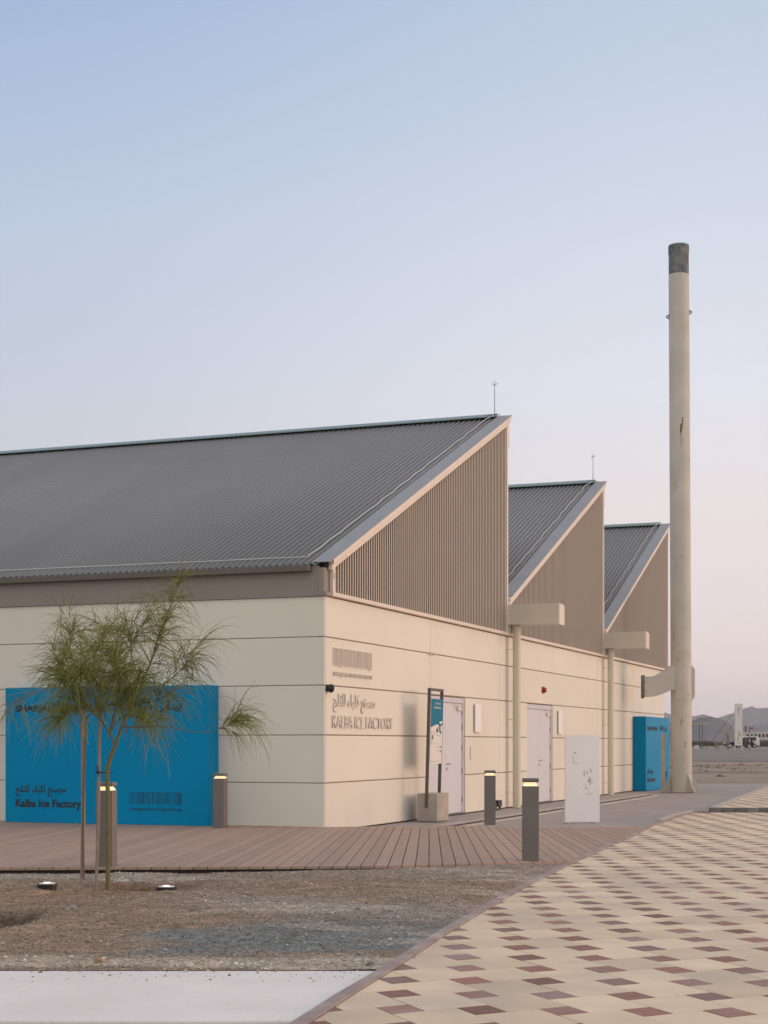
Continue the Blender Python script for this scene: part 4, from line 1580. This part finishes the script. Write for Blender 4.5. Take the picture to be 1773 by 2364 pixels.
def make_tree(root, base_y, trunk, limbs, bark, seed, dens):
    r = random.Random(seed)
    org = crop_pt(*trunk[0][:2], base_y)
    root.location = org
    tb, st = MB(), Strands(seed + 1)
    path = [crop_pt(u, v, base_y) - org for u, v, _ in trunk]
    rads = [q for _, _, q in trunk]
    sp = smooth_path(path)
    tr_r = list(np.interp(np.linspace(0, 1, len(sp)), np.linspace(0, 1, len(rads)), rads))
    sp[0] = sp[0] - Vector((0, 0, 0.15))
    tb.tube(sp, tr_r, 9)
    lb_ = MB()
    for pts, r0, dy, leaf_from, n_tw, n_st in limbs:
        P_ = []
        for k, (u, v) in enumerate(pts):
            f = k / (len(pts) - 1)
            q = crop_pt(u, v, base_y + dy * f)
            P_.append(q - org)
        sp = smooth_path(P_)
        n = len(sp)
        lb_.tube(sp, [max(0.0028, r0 * (1 - 0.8 * k / (n - 1))) for k in range(n)], 6)
        for _ in range(int(n_tw * dens)):
            f = leaf_from + (1 - leaf_from) * r.random() ** 0.8
            i = min(n - 2, int(f * (n - 1)))
            t = f * (n - 1) - i
            p = sp[i].lerp(sp[i + 1], t)
            d = (sp[i + 1] - sp[i]).normalized()
            rv = Vector((r.gauss(0, 1), r.gauss(0, 1), r.gauss(0, 0.8)))
            d2 = (d * 0.9 + rv * 0.55 + Vector((0, 0, 0.12))).normalized()
            L = r.uniform(0.10, 0.30)
            tw = [p]
            dd = d2
            for k in range(4):
                p = p + dd * L / 4
                dd = (dd + Vector((0, 0, -0.10)) + Vector((r.gauss(0, 1), r.gauss(0, 1), r.gauss(0, 1))) * 0.10).normalized()
                tw.append(p)
            lb_.tube(tw, [0.0032, 0.0028, 0.0024, 0.002, 0.0015], 4, False)
            for _k in range(n_st):
                f2 = r.random()
                j = min(3, int(f2 * 4))
                q = tw[j].lerp(tw[j + 1], f2 * 4 - j)
                ax = (tw[j + 1] - tw[j]).normalized()
                rv = Vector((r.gauss(0, 1), r.gauss(0, 1), r.gauss(0, 1)))
                ds = (ax * 0.8 + rv * 0.45 + Vector((0, 0, -0.08)))
                st.strand(q, ds, r.uniform(0.14, 0.44), r.uniform(0.0022, 0.0037), r.uniform(1.6, 6.5), 6)
    tb.build('trunk', bark, root, smooth=True)
    lb_.build('branches', bark, root, smooth=True)
    st.build('foliage', LEAF, root)


t1 = empty('young_tree')
tag(t1, 'wispy young tree with green forked trunk standing in the dug pit', 'tree', 'young trees before the blue sign box')
make_tree(t1, 14.84, [(688, 1955, .024), (690, 1700, .022), (690, 1400, .021), (685, 1200, .020), (706, 1100, .020), (737, 1025, .020)], [
    ([(735, 1032), (700, 950), (640, 860), (560, 770), (480, 690), (420, 600), (385, 490)], .013, -0.25, .42, 20, 13),
    ([(640, 862), (605, 740), (592, 600), (605, 470), (640, 350), (665, 275)], .009, 0.3, .25, 19, 12),
    ([(702, 950), (722, 850), (762, 700), (742, 560), (705, 440)], .010, -0.35, .3, 26, 14),
    ([(737, 1030), (780, 900), (830, 800), (900, 640), (960, 500), (1000, 370), (1050, 230), (1105, 95), (1135, 0)], .016, 0.15, .42, 28, 11),
    ([(782, 905), (900, 908), (1060, 905), (1250, 940), (1390, 925), (1480, 880)], .008, -0.2, .80, 15, 11),
    ([(900, 908), (960, 880), (1010, 870)], .005, -0.4, .3, 5, 9),
    ([(845, 780), (1000, 660), (1090, 600), (1175, 520), (1215, 430)], .010, 0.35, .45, 15, 9),
    ([(1000, 370), (1100, 425), (1170, 480)], .006, 0.4, .5, 7, 8),
    ([(960, 500), (900, 390), (820, 320), (745, 285)], .007, -0.3, .3, 10, 10),
    ([(900, 640), (860, 520), (835, 410), (865, 320), (940, 230)], .008, -0.1, .2, 14, 10),
    ([(830, 800), (900, 760), (990, 740), (1060, 700)], .007, -0.45, .2, 17, 12),
    ([(640, 862), (660, 800), (760, 740), (850, 700)], .006, 0.4, .1, 18, 13),
    ([(560, 770), (500, 780), (430, 790)], .006, 0.2, .2, 9, 11),
    ([(640, 862), (560, 800), (480, 800), (400, 840)], .006, -0.4, .15, 16, 12),
    ([(700, 950), (760, 860), (860, 840), (960, 850)], .006, 0.45, .2, 18, 12),
    ([(560, 770), (480, 640), (520, 520)], .006, -0.45, .1, 20, 13),
    ([(762, 700), (840, 640), (900, 560)], .006, -0.5, .1, 18, 13),
    ([(605, 740), (700, 620), (790, 560)], .006, 0.5, .1, 18, 13),
], BARK, 21, 0.95)
t2 = empty('young_tree')
tag(t2, 'thin brown-stemmed sapling behind and left of the forked tree', 'tree', 'young trees before the blue sign box')
make_tree(t2, 16.3, [(535, 1862, .012), (530, 1600, .011), (537, 1200, .011), (545, 950, .011), (553, 850, .010)], [
    ([(553, 850), (505, 730), (415, 660), (315, 660), (170, 720), (90, 790)], .006, 0.1, .45, 9, 8),
    ([(553, 852), (500, 720), (495, 600), (457, 450), (447, 330), (465, 285)], .008, -0.2, .3, 21, 11),
    ([(500, 720), (555, 600), (545, 470)], .006, 0.3, .2, 18, 11),
    ([(495, 600), (440, 520), (410, 450)], .006, 0.25, .25, 10, 11),
    ([(553, 852), (620, 760), (690, 650)], .006, -0.25, .2, 17, 11),
    ([(505, 730), (440, 670), (410, 600)], .005, -0.2, .3, 9, 10),
    ([(495, 600), (435, 575), (395, 545)], .005, -0.3, .15, 14, 12),
], BARK2, 33, 0.85)

# stakes
def stake(pts, y, r0, label):
    org = crop_pt(*pts[0], y)
    m_ = MB()
    path = [crop_pt(u, v, y) - org for u, v in pts]
    path[0] = path[0] - Vector((0, 0, 0.1))
    m_.tube(path, [r0, r0, r0 * 0.9][:len(path)], 8)
    t = empty('tree_stake', org)
    tag(t, label, 'stake', 'wooden stakes at the young trees')
    m_.build('pole', STAKE, t, smooth=True)
    return t, org


stake([(522, 1870), (532, 1500), (527, 800)], 16.35, 0.021, 'upright wooden stake beside the thin sapling')
s2, so = stake([(610, 1962), (628, 1500), (638, 700)], 14.95, 0.015, 'slanting wooden stake left of the forked trunk, tied to it')
m_ = MB()
a, b = crop_pt(632, 1197, 14.95) - so, crop_pt(688, 1200, 14.86) - so
m_.tube([a + Vector((-.02, -.02, 0)), a + Vector((0.0, -.03, .002)), b + Vector((0, -.03, 0)), b + Vector((.03, 0, 0)), b + Vector((0, .03, 0)), a + Vector((0, .025, 0)), a + Vector((-.02, -.02, 0))], 0.008, 6)
m_.tube([a + Vector((-.01, -.02, -.02)), a + Vector((-.012, -.03, .07))], 0.006, 6)
m_.build('tie', BLACKM, s2)

# ------------------------------------------------------------------ far things
def far(px, y):
    return Vector((px_x(px, y), y, gz(y)))


# banner
bn = empty('banner_sign', far(1705, 222))
tag(bn, 'tall pale banner panel on two legs with slanting guy wires', 'banner')
hb = 6.55
m_ = MB()
m_.box(-0.46, 0.46, -0.04, 0.04, 0.75, hb)
m_.build('panel', WHITES, bn)
for s in (-1, 1):
    m_ = MB()
    m_.box(s * 0.5 - 0.04, s * 0.5 + 0.04, -0.05, 0.05, 0, hb)
    m_.build('leg', WHITEL, bn)
for x0, z0, x1 in ((-0.5, 5.6, -4.3), (-0.5, 4.2, -2.6)):
    m_ = MB()
    m_.tube([(x0, 0, z0), (x1, 2.0, 0)], 0.03, 5)
    m_.build('guy_wire', STEEL, bn)
m_ = MB()
rbn = random.Random(6)
for z0, z1, x0, x1 in ((5.3, 6.05, -0.06, 0.02), (4.9, 5.3, 0.02, 0.08), (5.7, 6.1, 0.06, 0.11), (1.6, 2.8, -0.12, -0.06), (1.55, 1.7, -0.2, 0.05), (2.2, 2.9, 0.1, 0.16), (1.9, 2.5, 0.2, 0.25), (2.1, 2.2, 0.05, 0.3), (1.0, 1.05, -.3, .3), (1.25, 1.3, -.3, .3)):
    m_.box(x0, x1, -0.045, -0.041, z0, z1)
m_.build('print', mat('banner_print', (0.30, 0.22, 0.20), 0.7), bn)


def car(name, label, loc, m, length, height, cab, rz=0.0, tail=True, cat='car'):
    t = empty(name, loc, rz)
    tag(t, label, cat, 'cars parked beyond the open ground')
    h, L = height, length / 2
    wd = 0.92
    m_ = MB()
    low = [(-L, .35), (L, .35), (L, .80), (L - .05, h * .56), (-L + 1.1, h * .57), (-L + .12, h * .46), (-L, .60)]
    m_.prism([(x, -wd, z) for x, z in low], (0, 2 * wd, 0))
    b_o = m_.build('body', m, t, bevel=0.07)
    c0, c1 = cab
    a = [(c0, h * .56), (c1, h * .56), (c1 - .18, h), (c0 + .75, h)]
    m_ = MB()
    m_.hexa([(a[0][0], -wd * .95, a[0][1]), (a[1][0], -wd * .95, a[1][1]), (a[1][0], wd * .95, a[1][1]), (a[0][0], wd * .95, a[0][1]),
             (a[3][0], -wd * .78, h), (a[2][0], -wd * .78, h), (a[2][0], wd * .78, h), (a[3][0], wd * .78, h)])
    m_.build('cabin', m, t, bevel=0.05)
    m_ = MB()
    for s in (-1, 1):
        for u0, u1 in ((.16, .47), (.51, .84)):
            q = []
            for u, v in ((u0, .12), (u1, .12), (u1, .85), (u0 + (.1 if u0 < .3 else 0), .85)):
                xa = a[0][0] + (a[1][0] - a[0][0]) * u
                xb = a[3][0] + (a[2][0] - a[3][0]) * u
                x = xa + (xb - xa) * v
                q.append((x, s * (wd * (.95 - .17 * v) + .006), a[0][1] + (h - a[0][1]) * v))
            m_.prism(q, (0, s * .01, 0))
    m_.build('window', GLASS, t)
    for sx in (-L + .85, L - .85):
        for s in (-1, 1):
            w_ = MB()
            w_.tube([(sx, s * .70, .36), (sx, s * .93, .36)], .36, 20)
            w_o = w_.build('wheel', TYRE, t)
            w_ = MB()
            w_.tube([(sx, s * .931, .36), (sx, s * .945, .36)], .22, 14)
            w_.build('rim', RIM, w_o)
    for s in (-1, 1):
        m_ = MB()
        m_.box(L - .03, L + .03, s * .72 - .14, s * .72 + .14, .85, 1.15)
        m_.build('taillight', REDP, t)
        m_ = MB()
        m_.box(-L - .03, -L + .08, s * .66 - .18, s * .66 + .18, .66, .82)
        m_.build('headlight', WHITEP, t)
    return t


car('parked_car', 'black car with glossy paint parked side-on behind the banner', far(1705, 262), CARB, 4.7, 1.72, (-0.9, 2.15))
car('parked_car', 'white car showing its rear, parked behind the black one', far(1722, 271), CARW, 4.4, 1.95, (-1.1, 2.15), R(-6))

# striped pole and dark pole sign
sp_ = empty('striped_pole', far(1730.5, 224))
tag(sp_, 'red and white striped pole with a small red flag board', 'pole')
for k in range(7):
    m_ = MB()
    m_.tube([(0, 0, k * 0.4), (0, 0, k * 0.4 + 0.4)], 0.06, 8)
    m_.build('band', REDP if k % 2 == 0 else WHITEL, sp_)
m_ = MB()
m_.box(-0.07, 0.07, -0.03, 0.03, 2.82, 3.3)
m_.box(0.07, 0.55, -0.03, 0.03, 3.05, 3.25)
m_.build('flag_board', REDP, sp_)
dp2 = empty('pole_sign', far(1721.5, 226))
tag(dp2, 'thin grey pole with a narrow dark panel at its top', 'pole sign')
m_ = MB()
m_.tube([(0, 0, 0), (0, 0, 2.9)], 0.04, 6)
m_.build('pole', STEEL, dp2)
m_ = MB()
m_.box(-0.09, 0.09, -0.04, 0.04, 2.75, 3.5)
m_.build('panel', BLACKM, dp2, bevel=0.02)
# shelter
sh = empty('shelter', far(1592, 250))
tag(sh, 'flat-roofed open shelter on thin posts behind the chimney', 'shelter')
m_ = MB()
m_.box(-3.2, 2.85, -1.6, 1.6, 3.75, 3.98)
m_.build('roof', mat('shelter_roof', (0.42, 0.36, 0.30), 0.8), sh)
for x in (-2.7, 1.75):
    for y in (-1.2, 1.2):
        m_ = MB()
        m_.box(x - .06, x + .06, y - .06, y + .06, 0, 3.749)
        m_.build('post', STEEL, sh)
for px, y, sz, nm, lb, m__ in ((1608, 238, (.32, .3, .62), 'concrete_block', 'pale concrete block right of the chimney foot', FWALL),):
    m_ = MB()
    m_.box(-sz[0], sz[0], -sz[1], sz[1], 0, sz[2])
    o = m_.build(nm, m__, bevel=0.05)
    o.location = far(px, y)
    tag(o, lb, 'block')
for px, y, h, lb in ((1681, 240, 2.2, 'brown timber post, tallest, left of the banner'), (1653, 262, 1.2, 'short dark post midway between chimney and banner')):
    m_ = MB()
    m_.tube([(0, 0, 0), (0, 0, h)], [.2, .17], 10)
    o = m_.build('timber_post', WOODP)
    o.location = far(px, y)
    tag(o, lb, 'post', 'posts on the open ground')
# low white building
lw_b = empty('white_building', far(1790, 345))
tag(lw_b, 'long low white building with square windows in the far right distance', 'building')
m_ = MB()
m_.box(-7.0, 22, 0, 8, 0, 2.6)
m_.build('wall', FWALL, lw_b)
m_ = MB()
m_.box(0.2, 22, -0.2, 8.2, 2.61, 2.9)
m_.box(-7.1, 0.19, -0.1, 8.1, 2.605, 2.72)
m_.build('roof', WHITEL, lw_b)
for k in range(12):
    m_ = MB()
    x = -6.2 + k * 0.84
    m_.box(x, x + 0.5, -0.03, 0.02, 1.55, 2.25)
    m_.build('window', GLASS if k < 6 else STEEL, lw_b)


def scrub(px, y, w, h, seed, lb):
    st = Strands(seed)
    r = random.Random(seed)
    for _ in range(int(260 * w)):
        a, q = r.uniform(0, 6.28), math.sqrt(r.random())
        p = Vector((w * q * math.cos(a), 0.5 * w * q * math.sin(a), 0.02))
        d = Vector((p.x / w * .8 + r.gauss(0, .35), r.gauss(0, .35), 1))
        hh_ = h * (1 - 0.6 * q * q) * r.uniform(.55, 1.1)
        st.strand(p, d, hh_, 0.07, 0.6, 3)
    o = st.build('scrub_bush', SCRUB, None)
    o.location = far(px, y)
    tag(o, lb, 'bush', 'dry bushes along the far ground')


scrub(1770, 292, 2.6, 1.5, 1, 'dry olive bush at the right, before the white building')
scrub(1612, 300, 2.3, 1.15, 2, 'dry grey-green bush right of the chimney under the shelter')
scrub(1629, 296, 2.0, 1.2, 3, 'dry bush right of the shelter post')
scrub(1661, 310, 1.7, 0.7, 4, 'low dry bush midway between shelter and banner')
scrub(1600, 292, 1.5, 1.0, 5, 'dry brownish bush just right of the chimney')

# ------------------------------------------------------------------ haze
hz = MB()
hz.box(-590, 1790, -30, 3260, -2.0, 86)
HM = bpy.data.materials.new('haze_air')
HM.use_nodes = True
hn = HM.node_tree.nodes
hn.clear()
ho = hn.new('ShaderNodeOutputMaterial')
hv = hn.new('ShaderNodeVolumePrincipled')
hv.inputs['Color'].default_value = (0.93, 0.92, 0.99, 1)
hv.inputs['Density'].default_value = 0.00024
hv.inputs['Anisotropy'].default_value = 0.0
HM.node_tree.links.new(hv.outputs[0], ho.inputs['Volume'])
o = hz.build('haze', HM)
tag(o, kind='stuff')
